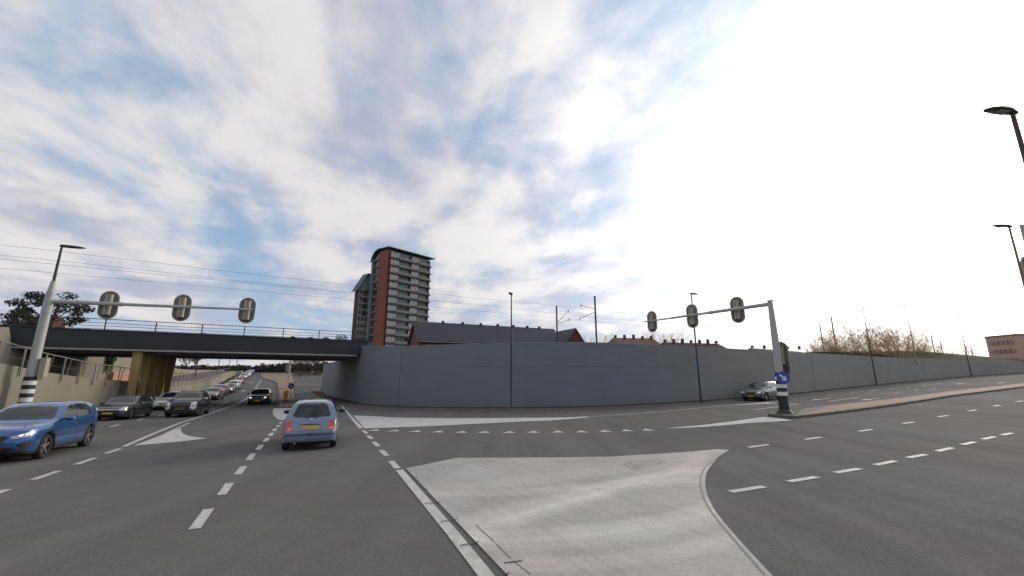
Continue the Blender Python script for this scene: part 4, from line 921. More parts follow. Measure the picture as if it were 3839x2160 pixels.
for k_ in range(26):
    an = rg.uniform(0, 6.28); hh = rg.uniform(.35, .98)*top; rr_ = (3.6*math.sqrt(max(.08, 1-(hh/top-.35)**2*2)))*rg.uniform(.5, 1.05)
    e2 = Vector((math.cos(an)*rr_, math.sin(an)*rr_, hh)); tr.tube((0, 0, hh*.72), e2, .07, .03, 5, caps=False)
    leaf_mass(mb, e2, (.9, .9, .42), 130, .12, rg)
    leaf_mass(mb, e2*.75+Vector((0, 0, hh*.15)), (.6, .6, .3), 50, .12, rg)
tr.build('trunk', M_BARK, tl); mb.build('crown', M_LEAFD, tl); tag(tl, 'dark leafy tree behind the left end of the bridge', 'tree')
for k_, (u_, v_, s) in enumerate([(1098, 1262, .26), (1165, 1264, .28), (1222, 1266, .3), (1281, 1266, .62), (1342, 1270, .4)]):
    t_ = t_for_u(1.0, u_, 5.8); q = tline(1.0, t_, 5.5); mb = MB(); leaf_mass(mb, (0, 0, s*.45), (s*1.1, s*.7, s*.62), int(260*s+60), .07, rg)
    o = mb.build('shrub', mat('shrub_leaves', (.03, .045, .022), .85), loc=tuple(q)); tag(o, ['smallest dark shrub on the bridge edge, leftmost', 'second small dark shrub on the bridge edge', 'third small dark shrub on the bridge edge', 'large round dark shrub on the bridge edge', 'dark shrub at the right end of the bridge edge'][k_], 'shrub', 'shrubs along the bridge edge')
# hanging ivy on the upper wall under the bridge
lo, hi = 0, 40
for _ in range(50):
    m_ = (lo+hi)/2; q = lw(m_, 5.6, 3.4)
    if uof(*q)[0] < 402: lo = m_
    else: hi = m_
q = lw(lo, 5.5, 3.9); mb = MB(); leaf_mass(mb, (0, 0, 0), (.7, .25, .6), 420, .1, rg); leaf_mass(mb, (.1, -.03, -.8), (.42, .2, .7), 260, .09, rg)
o = mb.build('hanging_ivy', M_LEAF, loc=q); tag(o, 'clump of ivy hanging down the upper wall under the bridge', 'plant')
# distant wood beyond the left road
mb, tr = MB(), MB(); rg = random.Random(11)
for i in range(170):
    fr = i/170; d = Vector((-196+fr*104+rg.uniform(-3, 3), 225-fr*10+rg.uniform(-6, 6))); hz_ = rg.uniform(3.2, 5.0)+(2.4*max(0, fr-.55)*2)
    x, y = d; z = 4.0
    leaf_mass(mb, (x, y, z+hz_*.4), (2.2, 1.6, hz_*.5), 110, .55, rg); tr.tube((x, y, z-.5), (x, y, z+hz_*.9), .12, .05, 4, caps=False)
o = mb.build('distant_wood', mat('brown_wood', (.060, .044, .038), .95, var=.3, vs=.2)); o['kind'] = 'stuff'; o['label'] = 'brown leafless wood on the skyline beyond the left road'
mb = MB()
for i in range(40):
    q = gp(1120+rg.uniform(-20, 75), 1412-rg.uniform(0, 14)); leaf_mass(mb, (q.x, q.y, G(q.x, q.y)+.6), (1.4, 1.4, .8), 30, .16, rg)
o = mb.build('undergrowth', mat('verge_weeds', (.10, .075, .03), .95)); o['kind'] = 'stuff'
for k_, (u_, vb, hh) in enumerate([(1118, 1404, 8), (1140, 1400, 9), (1160, 1400, 9), (1180, 1404, 8), (700, 1384, 5), (725, 1384, 5)]):
    q = gp(u_, vb) if k_ < 4 else Vector((onray(u_, vb, 95).x, 95)); z = G(q.x, q.y) if k_ < 4 else 3.6
    bare_tree(q.x, q.y, z, hh, 90+k_, ['leftmost bare tree beyond the road on the far side of the bridge', 'second bare tree seen under the right end of the bridge', 'third bare tree seen under the right end of the bridge', 'bare tree nearest the right wall under the bridge', 'bare tree over the far left wall, seen under the bridge', 'second bare tree over the far left wall'][k_], depth=4, spread=.55, group='bare trees beyond the bridge', r=.1, twig=mat('grey_twigs', (.09, .07, .06), .9))
# ------------------------------------------------------------------ cars
def paint(name, c, metal=.35, rough=.32): return mat(name, c, rough, metal, coat=1.0, var=.03, vs=1.2)
M_GL = mat('car_glass', (.022, .032, .032), .05, spec=.55, var=.9, vs=2.6)
M_TYRE = mat('tyre_rubber', (.018, .018, .018), .85); M_RIMM = mat('alloy_rim', (.42, .41, .40), .3, .75); M_TRIM = mat('black_trim', (.022, .022, .024), .55)
M_PLATE = mat('yellow_plate', (.62, .38, .04), .5); M_HLG = mat('headlamp_glass', (.55, .56, .55), .12, .3, coat=1.0); M_TLG = mat('tail_lamp_red', (.42, .03, .02), .2, coat=1.0, emit=(.9, .12, .05), es=.10)
M_DRL = mat('daytime_lamp', (.9, .9, .85), .3, emit=(1, .93, .8), es=1.3); M_CHROME = mat('chrome', (.62, .60, .57), .18, .9); M_SURR = mat('bright_surround', (.70, .68, .64), .25, .3, coat=1.0); M_MESH = mat('grille_black', (.012, .012, .013), .5)
M_TLON = mat('brake_lamp_lit', (.8, .08, .03), .3, emit=(1, .16, .06), es=.7)
def curve(ks):
    xs = [k[0] for k in ks]; ys = [k[1] for k in ks]; n = len(xs)
    d = [(ys[i+1]-ys[i])/(xs[i+1]-xs[i]) for i in range(n-1)]; m = [d[0]]+[0 if d[i-1]*d[i] <= 0 else 2*d[i-1]*d[i]/(d[i-1]+d[i]) for i in range(1, n-1)]+[d[-1]]
    def f(x):
        if x <= xs[0]: return ys[0]
        if x >= xs[-1]: return ys[-1]
        for i in range(n-1):
            if x <= xs[i+1]:
                h = xs[i+1]-xs[i]; t = (x-xs[i])/h
                return ys[i]*(2*t**3-3*t**2+1)+h*m[i]*(t**3-2*t**2+t)+ys[i+1]*(-2*t**3+3*t**2)+h*m[i+1]*(t**3-t**2)
    return f
def car(S, label, cat='car', group=None):
    """local frame: x forward from the front axle's side (front bumper at +L/2), z up, origin under the middle"""
    L, W, H = S['L'], S['W'], S['H']; hw = W/2; Rw = S.get('Rw', .325)
    top = curve(S['top']); belt = curve(S['belt']); plan = curve(S['plan']); xf, xr = S['axles']; Ra = Rw+.07
    clr = S.get('clr', .2)
    xs = [0, .015, .04, .08, .13, .19, .26]; x = .32
    while x < L-.3: xs.append(x); x += .055
    xs += [L-.26, L-.19, L-.13, L-.08, L-.04, L-.015, L]
    root = empty(S.get('name', 'car')); body = MB(); K_ = 13
    for x in xs:
        ew = plan(x); w = hw*ew; zt = top(x); zb = min(belt(x), zt-.05)
        endk = min(x, L-x); zbot = clr+max(0, .10*(1-endk/.25))
        ar = 0
        for xa in (xf, xr):
            if abs(x-xa) < Ra: ar = max(ar, Rw+math.sqrt(Ra*Ra-(x-xa)**2))
        zs = max(zbot+.07, ar); zm = max(.56*S.get('mid', 1.0), ar+.035); zc = max(zb-.10, zm+.02); zb2 = max(zb, zc+.02)
        zt = max(zt, zb2+.02)
        def cw(z): return w*(.955-(.245+S.get('tumble', 0))*max(0, min(1, (z-zb2)/(H-zb2+.001)))**1.25)
        ze = zt-.055 if zt-zb2 > .2 else zb2+(zt-zb2)*.55
        z7 = zb2+(ze-zb2)*.5
        ring = [(0, zbot if not ar else max(zbot, ar-.02)), (w*.78, zbot if not ar else ar-.02), (w*.965, zs-.02 if ar else zbot+.02), (w*.99, zs+.03 if ar else zs+.02), (w*1.0, zm), (w*.995, (zm+zc)/2), (w*.985, zc), (w*.962, zb2),
                (cw(z7), z7), (cw(ze), ze), (cw(ze)*.90, zt-.018 if zt-ze > .03 else ze+(zt-ze)*.7), (cw(ze)*.55, zt-.004), (0, zt)]
        X = L/2-x
        for y, z in ring: body.v.append((X, y, z))
        for y, z in ring[1:-1]: body.v.append((X, -y, z))
    per = 2*K_-2
    def idx(i, j):  # j runs round: 0..12 on +y side, then back down -y side
        j %= per
        return i*per+(j if j < K_ else K_+(per-j-1))
    for i in range(len(xs)-1):
        for j in range(per):
            body.cur = 0
            jj = min(j, per-1-j)
            if S.get('cladding') and jj <= 2: body.cur = 1
            if jj <= 1: body.cur = 1
            body.add([], []); body.f.append((idx(i, j), idx(i, j+1), idx(i+1, j+1), idx(i+1, j))); body.m.append(body.cur)
    for i_, sg in ((0, 1), (len(xs)-1, -1)):      # bulged, closed ends
        prev = [idx(i_, j) for j in range(per)]; base_ = [body.v[k] for k in prev]; zc_ = sum(v[2] for v in base_)/per
        for sc_, dx in ((.93, .022), (.78, .036), (.5, .044)):
            o_ = len(body.v)
            for v in base_: body.v.append((v[0]+sg*dx, v[1]*(1-(1-sc_)*.6), zc_+(v[2]-zc_)*sc_))
            new = list(range(o_, o_+per)); body.f += [(prev[j], prev[(j+1) % per], new[(j+1) % per], new[j]) for j in range(per)]; body.m += [0]*per; prev = new
        body.f.append(tuple(prev)); body.m.append(0)
    bo = body.build('body', [S['paint'], M_TRIM], root, smooth=38)
    bvh = BVHTree.FromPolygons([Vector(v) for v in body.v], body.f)
    def patch(name, m_, poly, axis, off=.007, parent=root, maxe=.09, join=None, depth=.025):
        """outline (a,b) thrown onto the body: axis 'f' front, 'b' rear use (y,z); 'l','r' sides use (x from front,z)"""
        if axis in 'lr': poly = [(L/2-a, b) for a, b in poly]
        bm = bmesh.new(); vs = [bm.verts.new((a, b, 0)) for a, b in poly]; bm.faces.new(vs); bmesh.ops.triangulate(bm, faces=bm.faces)
        for _ in range(6):
            es = [e for e in bm.edges if e.calc_length() > maxe]
            if not es: break
            bmesh.ops.subdivide_edges(bm, edges=es, cuts=1); bmesh.ops.triangulate(bm, faces=bm.faces)
        for e in bm.edges: e.smooth = True
        be_ = [e for e in bm.edges if e.is_boundary]
        ret = bmesh.ops.extrude_edge_only(bm, edges=be_); low = set(v for v in ret['geom'] if isinstance(v, bmesh.types.BMVert))
        for v in bm.verts:
            a, b = v.co.x, v.co.y
            if axis == 'f': o, d = Vector((4, a, b)), Vector((-1, 0, 0))
            elif axis == 'b': o, d = Vector((-4, a, b)), Vector((1, 0, 0))
            elif axis == 'l': o, d = Vector((a, 3, b)), Vector((0, -1, 0))
            else: o, d = Vector((a, -3, b)), Vector((0, 1, 0))
            h, n, _, _ = bvh.ray_cast(o, d)
            if h is None: h = bvh.find_nearest(o+d*(4-L/2 if axis in 'fb' else 3-hw))[0]
            v.co = h-d*(off if v not in low else -depth)
        bmesh.ops.recalc_face_normals(bm, faces=bm.faces)
        me = bpy.data.meshes.new(name); bm.to_mesh(me); bm.free(); me.materials.append(m_); me.polygons.foreach_set('use_smooth', [True]*len(me.polygons)); me.set_sharp_from_angle(angle=R(45))
        o = bpy.data.objects.new(name, me); col.objects.link(o); o.parent = parent; return o
    mir = lambda p: [(-a, b) for a, b in p][::-1]
    for nm, m_, poly in S['front']:
        patch(nm, m_, poly, 'f')
    for nm, m_, poly in S['frontpair']:
        patch(nm, m_, poly, 'f', off=.012); patch(nm, m_, mir(poly), 'f', off=.012)
    for nm, m_, poly in S['rear']: patch(nm, m_, poly, 'b', off=.012 if 'plate' in nm else .007)
    for nm, m_, poly in S['rearpair']: patch(nm, m_, poly, 'b', off=.012); patch(nm, m_, mir(poly), 'b', off=.012)
    for nm, m_, poly in S['side']:
        patch(nm, m_, poly, 'l'); patch(nm, m_, poly, 'r')
    for x0, z0, x1, z1 in S['seams']:
        for ax in 'lr':
            dx, dz = x1-x0, z1-z0; l_ = math.hypot(dx, dz); nx, nz = -dz/l_*.006, dx/l_*.006
            patch('door_seam', M_TRIM, [(x0-nx, z0-nz), (x1-nx, z1-nz), (x1+nx, z1+nz), (x0+nx, z0+nz)], ax, off=.002, parent=bo, depth=.004)
    for hx, hz in S['handles']:
        for sgn in (1, -1):
            m_ = MB(); m_.box((L/2-hx, sgn*(hw+.004), hz), (.17, .035, .028)); m_.build('door_handle', S.get('handle_mat', S['paint']), root, bevel=.006)
    # mirrors
    mx, mz = S['mirror']
    for sgn in (1, -1):
        m_ = MB(); m_.lathe([(0, -.11), (.05, -.10), (.075, -.05), (.08, .03), (.06, .09), (0, .11)], (0, 0, 0), 12, 'y')
        o = m_.build('side_mirror', S.get('mirror_mat', S['paint']), root, smooth=60, loc=(L/2-mx, sgn*(hw+.10), mz)); o.scale = (.9, 1.1, .85)
    # wheels
    for xa in (xf, xr):
        for sgn in (1, -1):
            c = (L/2-xa, sgn*(hw-.125), Rw); t_ = MB(); wd = .105
            t_.lathe([(Rw*.66, -wd*.9), (Rw*.9, -wd), (Rw*.985, -wd*.75), (Rw, -wd*.3), (Rw, wd*.3), (Rw*.985, wd*.75), (Rw*.9, wd), (Rw*.66, wd*.9), (Rw*.60, wd*.4), (Rw*.60, -wd*.4), (Rw*.66, -wd*.9)], (0, 0, 0), 30, 'y')
            wo_ = t_.build('wheel', M_TYRE, root, smooth=50, loc=c)
            r_ = MB(); y_ = sgn*wd*.85
            r_.lathe([(Rw*.70, y_), (Rw*.66, y_-sgn*.005), (Rw*.60, y_-sgn*.05)], (0, 0, 0), 30, 'y')
            ns = S.get('spokes', 5)
            for s in range(ns):
                a = 2*math.pi*s/ns+.3; da = .17 if ns < 8 else .1
                q = []
                for rr_, ad in ((.04, da*2.2), (Rw*.67, da)):
                    for sg in (-1, 1): q.append((rr_*math.cos(a+sg*ad), y_-sgn*(.012 if rr_ > .1 else .03), rr_*math.sin(a+sg*ad)))
                q = [q[0], q[1], q[3], q[2]]; r_.prism([Vector(p) for p in q], (0, 0, 0), (0, -sgn*.02, 0))
            r_.tube((0, y_-sgn*.02, 0), (0, y_-sgn*.045, 0), .055, .055, 14)
            ri = r_.build('rim', M_RIMM, wo_, smooth=30)
            h_ = MB(); h_.tube((0, y_-sgn*.05, 0), (0, y_-sgn*.06, 0), Rw*.62, None, 24); h_.build('brake_disc', M_BLACK, wo_)
    u_ = MB(); u_.box((L/2-(xf+xr)/2, 0, clr+.10), (xr-xf+.7, W*.70, .20)); u_.box((L/2-(xf+xr)/2, 0, clr+.28), (xr-xf+.95, W*.66, .2)); u_.build('underbody', M_BLACK, root)
    for nm, m_, bx in S.get('extra', []):
        e_ = MB()
        for c, d in bx: e_.box((L/2-c[0], c[1], c[2]), d)
        e_.build(nm, m_, root, bevel=.008)
    return tag(root, label, cat, group)
def slope_place(o, q, hd, front_off=0.0, back=None):
    """stand the car on the ground at plan point q, pointing along hd"""
    hd = Vector(hd).normalized(); f, b = q+hd*1.3, q-hd*1.3; sd_ = Vector((-hd.y, hd.x)); l_, r_ = q+sd_*.75, q-sd_*.75
    zf, zb_, zl, zr_ = G(*f), G(*b), G(*l_), G(*r_)
    X = Vector((hd.x*2.6, hd.y*2.6, zf-zb_)).normalized(); Y = Vector((sd_.x*1.5, sd_.y*1.5, zl-zr_)); Y = (Y-X*Y.dot(X)).normalized(); Z = X.cross(Y)
    M = Matrix((X, Y, Z)).transposed(); o.rotation_mode = 'XYZ'; o.rotation_euler = M.to_euler(); o.scale = (.915,)*3; o.location = (q.x, q.y, (zf+zb_+zl+zr_)/4+.002)
CS = .915
def at_front_axle(o, S, pix, hd):
    hd = Vector(hd).normalized(); q = gp(*pix); slope_place(o, q-hd*(S['L']/2-S['axles'][0])*CS, hd)
    t_ = q-LP0; print('CAR', o.name, o.get('label'), 't', round(t_.dot(RD),1), 'off', round(t_.dot(ln_),1), 'uof', [round(c) for c in uof(q.x,q.y,G(q.x,q.y))])

def glass_set(wl, rr_, side): return wl+rr_
# --- blue crossover
def spec(**k): 
    d = dict(front=[], frontpair=[], rear=[], rearpair=[], side=[], seams=[], handles=[], extra=[]); d.update(k); return d
def crossover(p, **o):
    s = spec(L=4.14, W=1.79, H=1.55, Rw=.335, clr=.19, axles=(.84, 3.40), paint=p, cladding=True, spokes=5, mirror=(1.52, 1.06), mirror_mat=p,
        top=[(0, .62), (.03, .74), (.10, .84), (.25, .90), (.7, .965), (1.12, 1.03), (1.3, 1.10), (1.65, 1.30), (1.98, 1.465), (2.3, 1.53), (2.7, 1.55), (3.2, 1.53), (3.62, 1.47), (3.72, 1.44), (3.88, 1.24), (4.0, 1.08), (4.07, .98), (4.12, .80), (4.14, .60)],
        belt=[(0, .58), (.1, .76), (.5, .88), (1.2, .97), (2.2, 1.0), (3.2, 1.05), (3.8, 1.06), (4.14, .8)],
        plan=[(0, .70), (.06, .80), (.18, .90), (.4, .965), (.8, 1.0), (2, 1.0), (3.3, .99), (3.8, .95), (4.0, .90), (4.14, .80)],
        front=[('windscreen', M_GL, [(-.70, 1.08), (.70, 1.08), (.66, 1.20), (.56, 1.40), (.3, 1.435), (.0, 1.445), (-.3, 1.435), (-.56, 1.40), (-.66, 1.20)]),
               ('grille', M_MESH, [(-.40, .72), (.40, .72), (.34, .54), (.28, .50), (-.28, .50), (-.34, .54)]),
               ('lower_grille', M_MESH, [(-.55, .42), (.55, .42), (.66, .34), (.50, .27), (-.50, .27), (-.66, .34)]),
               ('number_plate', M_PLATE, [(-.26, .47), (.26, .47), (.26, .36), (-.26, .36)])],
        frontpair=[('headlight', M_HLG, [(.44, .70), (.80, .82), (.83, .76), (.72, .68), (.50, .64)]), ('fog_recess', M_MESH, [(.60, .50), (.80, .56), (.80, .36), (.70, .38)]), ('running_lamp', M_DRL, [(.60, .735), (.74, .775), (.73, .735), (.62, .705)])],
        rear=[('rear_window', M_GL, [(-.50, 1.40), (.50, 1.40), (.60, 1.12), (-.60, 1.12)]), ('number_plate', M_PLATE, [(-.26, .80), (.26, .80), (.26, .69), (-.26, .69)])],
        rearpair=[('tail_light', M_TLG, [(.40, .98), (.78, 1.0), (.80, .86), (.42, .88)])],
        side=[('front_window', M_GL, [(1.42, 1.045), (1.62, 1.20), (2.0, 1.41), (2.28, 1.455), (2.30, 1.06)]), ('rear_window', M_GL, [(2.36, 1.06), (2.35, 1.455), (2.75, 1.465), (3.10, 1.44), (3.28, 1.30), (3.30, 1.12), (3.22, 1.09)])],
        seams=[(1.30, .30, 1.32, 1.0), (2.33, .28, 2.33, 1.04), (3.0, .80, 3.27, 1.08), (2.9, .35, 3.0, .80), (1.32, .29, 2.9, .29)], handles=[(2.08, .90), (3.0, .93)])
    s.update(o); return s
def hatch(p, **o):
    s = spec(L=4.30, W=1.78, H=1.46, Rw=.325, clr=.16, axles=(.88, 3.52), paint=p, spokes=7, mirror=(1.55, .98), mirror_mat=p,
        top=[(0, .52), (.03, .62), (.10, .71), (.25, .79), (.7, .87), (1.15, .945), (1.35, 1.02), (1.7, 1.20), (2.05, 1.37), (2.4, 1.44), (2.7, 1.46), (3.3, 1.43), (3.75, 1.36), (3.85, 1.33), (4.03, 1.15), (4.15, 1.0), (4.22, .92), (4.28, .76), (4.30, .55)],
        belt=[(0, .5), (.1, .64), (.5, .80), (1.2, .88), (2.2, .92), (3.2, .97), (4.0, .98), (4.3, .7)],
        plan=[(0, .68), (.06, .78), (.18, .88), (.4, .955), (.8, 1.0), (2, 1.0), (3.4, .99), (3.9, .95), (4.15, .89), (4.30, .78)],
        front=[('windscreen', M_GL, [(-.67, 1.01), (.67, 1.01), (.62, 1.12), (.53, 1.35), (0, 1.38), (-.53, 1.35), (-.62, 1.12)]),
               ('grille', M_MESH, [(-.42, .62), (.42, .62), (.38, .52), (-.38, .52)]), ('grille_bar', M_CHROME, [(-.46, .665), (.46, .665), (.44, .625), (-.44, .625)]), ('lower_grille', M_MESH, [(-.62, .40), (.62, .40), (.55, .25), (-.55, .25)]),
               ('number_plate', M_PLATE, [(-.26, .49), (.26, .49), (.26, .38), (-.26, .38)])],
        frontpair=[('headlight', M_HLG, [(.46, .66), (.60, .75), (.80, .80), (.82, .70), (.72, .60), (.52, .58)])],
        rear=[('rear_window', M_GL, [(-.52, 1.30), (.52, 1.30), (.62, 1.05), (-.62, 1.05)]), ('number_plate', M_PLATE, [(-.26, .76), (.26, .76), (.26, .65), (-.26, .65)])],
        rearpair=[('tail_light', M_TLG, [(.50, .92), (.80, .95), (.80, .72), (.56, .74)])],
        side=[('front_window', M_GL, [(1.50, .955), (1.75, 1.12), (2.08, 1.30), (2.38, 1.365), (2.40, .965)]), ('rear_window', M_GL, [(2.46, .965), (2.45, 1.37), (2.85, 1.38), (3.25, 1.34), (3.5, 1.22), (3.58, 1.05), (3.4, 1.0)])],
        seams=[(1.34, .28, 1.36, .9), (2.43, .25, 2.43, .95), (3.10, .78, 3.42, .98), (3.0, .33, 3.10, .78), (1.36, .26, 3.0, .26)], handles=[(2.18, .82), (3.12, .85)])
    s.update(o); return s
def suv(p, **o):
    s = spec(L=4.40, W=1.81, H=1.68, Rw=.355, clr=.22, axles=(.90, 3.57), paint=p, cladding=True, spokes=5, mirror=(1.55, 1.15), mirror_mat=M_CHROME, mid=1.1,
        top=[(0, .78), (.03, .92), (.08, 1.0), (.25, 1.05), (.7, 1.10), (1.15, 1.15), (1.32, 1.22), (1.62, 1.42), (1.92, 1.60), (2.2, 1.66), (2.6, 1.68), (3.3, 1.66), (3.8, 1.60), (3.92, 1.56), (4.08, 1.33), (4.22, 1.15), (4.32, 1.02), (4.38, .84), (4.40, .62)],
        belt=[(0, .72), (.1, .92), (.5, 1.02), (1.2, 1.08), (2.2, 1.10), (3.2, 1.15), (4.0, 1.17), (4.40, .85)],
        plan=[(0, .78), (.06, .87), (.18, .94), (.4, .98), (.8, 1.0), (2, 1.0), (3.5, .99), (4.0, .96), (4.25, .91), (4.40, .82)],
        front=[('windscreen', M_GL, [(-.68, 1.22), (.68, 1.22), (.64, 1.32), (.56, 1.57), (0, 1.60), (-.56, 1.57), (-.64, 1.32)]),
               ('grille', M_MESH, [(-.52, .80), (.52, .80), (.50, .62), (.40, .56), (-.40, .56), (-.50, .62)]), ('chrome_bar', M_CHROME, [(-.40, .35), (.40, .35), (.46, .31), (-.46, .31)]),
               ('lower_grille', M_MESH, [(-.42, .50), (.42, .50), (.46, .38), (-.46, .38)]), ('number_plate', M_PLATE, [(-.26, .66), (.26, .66), (.26, .54), (-.26, .54)])],
        frontpair=[('chrome_surround', M_SURR, [(.54, .94), (.70, .99), (.84, .97), (.85, .56), (.72, .50), (.56, .56), (.50, .66), (.58, .70)]), ('headlight', M_HLG, [(.60, .92), (.80, .94), (.82, .84), (.64, .84)]), ('lamp_recess', M_MESH, [(.60, .78), (.75, .80), (.76, .66), (.64, .64)])],
        rear=[('rear_window', M_GL, [(-.54, 1.50), (.54, 1.50), (.62, 1.22), (-.62, 1.22)]), ('number_plate', M_PLATE, [(-.26, .90), (.26, .90), (.26, .79), (-.26, .79)])],
        rearpair=[('tail_light', M_TLG, [(.55, 1.12), (.80, 1.14), (.82, .90), (.62, .92)])],
        side=[('front_window', M_GL, [(1.48, 1.155), (1.68, 1.32), (1.98, 1.54), (2.3, 1.59), (2.32, 1.17)]), ('rear_window', M_GL, [(2.38, 1.17), (2.37, 1.59), (2.85, 1.60), (3.30, 1.57), (3.45, 1.42), (3.5, 1.22), (3.4, 1.19)])],
        seams=[(1.34, .34, 1.36, 1.1), (2.35, .32, 2.35, 1.15), (3.15, .90, 3.47, 1.18), (3.05, .40, 3.15, .90), (1.36, .33, 3.05, .33)], handles=[(2.12, 1.0), (3.16, 1.03)],
        extra=[('roof_rail', M_CHROME, [((2.75, .60, 1.675), (1.5, .035, .035)), ((2.75, -.60, 1.675), (1.5, .035, .035))])])
    s.update(o); return s
def supermini(p, **o):
    s = spec(L=3.72, W=1.66, H=1.54, Rw=.30, clr=.17, axles=(.70, 3.13), paint=p, spokes=8, mirror=(1.38, 1.06), mirror_mat=M_BLACK, tumble=.10,
        top=[(0, .50), (.03, .66), (.10, .80), (.25, .90), (.6, .99), (.95, 1.06), (1.2, 1.20), (1.55, 1.40), (1.9, 1.51), (2.3, 1.54), (2.8, 1.53), (3.15, 1.48), (3.26, 1.44), (3.40, 1.24), (3.50, 1.08), (3.58, .98), (3.66, .86), (3.70, .70), (3.72, .52)],
        belt=[(0, .46), (.1, .66), (.5, .86), (1.2, .94), (2.2, .95), (3.2, .97), (3.55, .94), (3.72, .62)],
        plan=[(0, .66), (.06, .78), (.18, .89), (.4, .96), (.7, 1.0), (2, 1.0), (3.1, 1.0), (3.4, .98), (3.6, .93), (3.68, .90), (3.72, .86)],
        front=[('windscreen', M_GL, [(-.6, 1.14), (.6, 1.14), (.5, 1.45), (0, 1.48), (-.5, 1.45)]), ('grille', M_MESH, [(-.35, .6), (.35, .6), (.3, .45), (-.3, .45)])],
        frontpair=[('headlight', M_HLG, [(.42, .78), (.6, .9), (.7, .8), (.62, .66), (.46, .66)])],
        rear=[('rear_window', M_GL, [(-.37, 1.425), (-.22, 1.45), (0, 1.457), (.22, 1.45), (.37, 1.425), (.43, 1.38), (.50, 1.22), (.555, 1.09), (.545, 1.05), (.46, 1.02), (0, 1.0), (-.46, 1.02), (-.545, 1.05), (-.555, 1.09), (-.50, 1.22), (-.43, 1.38)]),
              ('plate_recess', M_TRIM, [(-.33, .80), (.0, .815), (.33, .80), (.33, .785), (-.33, .785)]),
              ('number_plate', M_PLATE, [(-.26, .765), (.26, .765), (.26, .655), (-.26, .655)]), ('bumper_strip', M_TRIM, [(-.76, .50), (.76, .50), (.76, .47), (-.76, .47)]),
              ('emblem', M_CHROME, [(-.05, .975), (0, .99), (.05, .975), (.05, .95), (0, .935), (-.05, .95)]), ('tailgate_seam', M_TRIM, [(-.50, .60), (.50, .60), (.50, .595), (-.50, .595)])],
        rearpair=[('tail_light', M_TLG, [(.56, .92), (.65, .94), (.70, .86), (.70, .66), (.62, .60), (.545, .62)]), ('brake_lamp', M_TLON, [(.575, .70), (.68, .72), (.67, .65), (.60, .625), (.565, .64)])],
        side=[('front_window', M_GL, [(1.28, 1.0), (1.5, 1.2), (1.85, 1.42), (2.15, 1.455), (2.17, 1.0)]), ('rear_window', M_GL, [(2.23, 1.0), (2.21, 1.455), (2.6, 1.45), (2.9, 1.38), (3.0, 1.15), (2.95, 1.02)])],
        seams=[(1.15, .3, 1.17, .95), (2.2, .28, 2.2, .98), (1.17, .28, 2.2, .28), (3.05, .6, 3.1, .98)], handles=[(2.0, .88), (2.85, .9)],
        extra=[('rear_wiper', M_BLACK, [((3.60, .0, 1.06), (.03, .45, .02))]), ('exhaust', M_CHROME, [((3.66, .42, .24), (.12, .05, .05))]), ('tow_bracket', M_BLACK, [((3.74, 0, .50), (.1, .06, .06))])])
    s.update(o); return s
ON = -RD   # heading of oncoming traffic
P_BLUE = paint('blue_paint', (.035, .115, .30), .55, .26); P_LBLUE = paint('light_blue_paint', (.17, .225, .30), .3, .30); P_BLK = paint('black_paint', (.022, .020, .024), .1); P_DK = paint('dark_grey_paint', (.022, .024, .028), .3)
P_WHT = paint('white_paint', (.78, .77, .74), .0); P_SLV = paint('silver_paint', (.38, .40, .42), .6); P_RED = paint('red_paint', (.42, .045, .03), .1); P_DRED = paint('dark_red_paint', (.12, .02, .02), .2); P_GRY = paint('grey_green_paint', (.12, .135, .13), .5)
S_ = crossover(P_BLUE, spokes=5); c1 = car(S_, 'bright blue crossover in the foreground at the left edge, headlights on')
f_, r_ = gp(158, 1719), gp(321, 1673); hd = (f_-r_).normalized(); hd = Vector((.415, -.91)); s2 = Vector((-hd.y, hd.x)); mid_ = f_-hd*(S_['L']/2-S_['axles'][0])*CS-s2*(S_['W']/2-.05)*CS; slope_place(c1, mid_, hd)
S_ = supermini(P_LBLUE); c2_ = car(S_, 'light blue rounded small hatchback seen from behind in the lane ahead'); q = gp(1160, 1680); slope_place(c2_, q+Vector((-.38, .925))*(S_['axles'][1]-S_['L']/2)*CS, (-.38, .925))
S_ = hatch(P_BLK); c3_ = car(S_, 'black hatchback behind the blue crossover, nearest the left wall', group=None); at_front_axle(c3_, S_, (425, 1574), (.36, -.93))
S_ = suv(P_DK); c4_ = car(S_, 'dark sport utility car with large chrome lamp surrounds in the inner oncoming lane'); at_front_axle(c4_, S_, (684, 1563), ON)
S_ = hatch(P_WHT, H=1.48); c5_ = car(S_, 'white car half hidden behind the dark chrome fronted car, beside the yellow pier'); at_front_axle(c5_, S_, (622, 1537), ON)
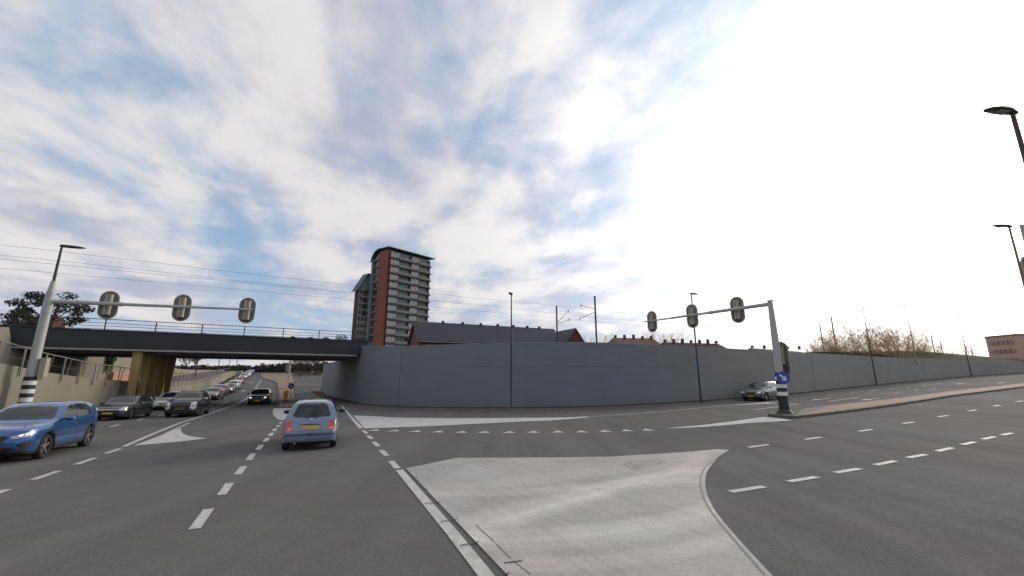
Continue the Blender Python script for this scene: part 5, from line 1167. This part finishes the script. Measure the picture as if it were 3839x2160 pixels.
S_ = crossover(P_BLK, L=4.14, frontpair=[('headlight', M_HLG, [(.48, .72), (.78, .82), (.82, .74), (.72, .64), (.52, .62)]), ('running_lamp', M_DRL, [(.54, .76), (.72, .78), (.72, .66), (.56, .66)])]); c6_ = car(S_, 'small black car with lit headlamps alone beside the splitter island'); at_front_axle(c6_, S_, (967, 1517), ON)
S_ = crossover(P_GRY, H=1.56); c7_ = car(S_, 'grey green crossover coming down the right road behind the striped pole')
fl = gp(2876, 1504); hr = Vector((-.80, -.60)).normalized(); s2 = Vector((-hr.y, hr.x)); slope_place(c7_, fl-hr*(S_['L']/2-S_['axles'][0])-s2*.85, hr); c7_.scale = (1, 1, 1)
# queue beyond the bridge: copies of the two prototypes in other paints
def recolour(root, p, old):
    for o in [root]+[x for x in bpy.data.objects if x.parent == root]+[y for x in bpy.data.objects if x.parent == root for y in bpy.data.objects if y.parent == x]:
        if o.type == 'MESH':
            for i, s in enumerate(o.material_slots):
                if s.material == old: s.link = 'OBJECT'; s.material = p
c4_['group'] = 'cars queueing in the oncoming lanes'; c5_['group'] = 'cars queueing in the oncoming lanes'; c3_['group'] = 'cars queueing in the oncoming lanes'
QS = hatch(P_BLK); XS = crossover(P_BLK)
for (u_, v_), src, old, S_, p, lb in [
    ((790, 1501), c3_, P_BLK, QS, P_DRED, 'dark red car right behind the dark chrome fronted car in the queue'),
    ((818, 1486), c6_, P_BLK, XS, P_DRED, 'maroon crossover second behind the dark chrome fronted car'),
    ((852, 1476), c3_, P_BLK, QS, P_BLK, 'black hatchback with bright lamps in the middle of the queue'),
    ((873, 1462), c6_, P_BLK, XS, P_WHT, 'white roofed crossover in the middle of the queue'),
    ((894, 1441), c3_, P_BLK, QS, P_RED, 'bright red car in the far part of the queue'),
    ((914, 1422), c6_, P_BLK, XS, P_SLV, 'silver crossover just beyond the bright red car'),
    ((928, 1412), c3_, P_BLK, QS, P_WHT, 'white hatchback third from the far end of the queue'),
    ((936, 1406), c6_, P_BLK, XS, P_SLV, 'silver crossover second from the far end of the queue'),
    ((943, 1402), c3_, P_BLK, QS, P_DRED, 'dark red car at the far end of the queue')]:
    n_ = copy_tree(src); n_['label'] = lb; n_['group'] = 'cars queueing in the oncoming lanes'
    recolour(n_, p, old); at_front_axle(n_, S_, (u_-4, v_), ON)
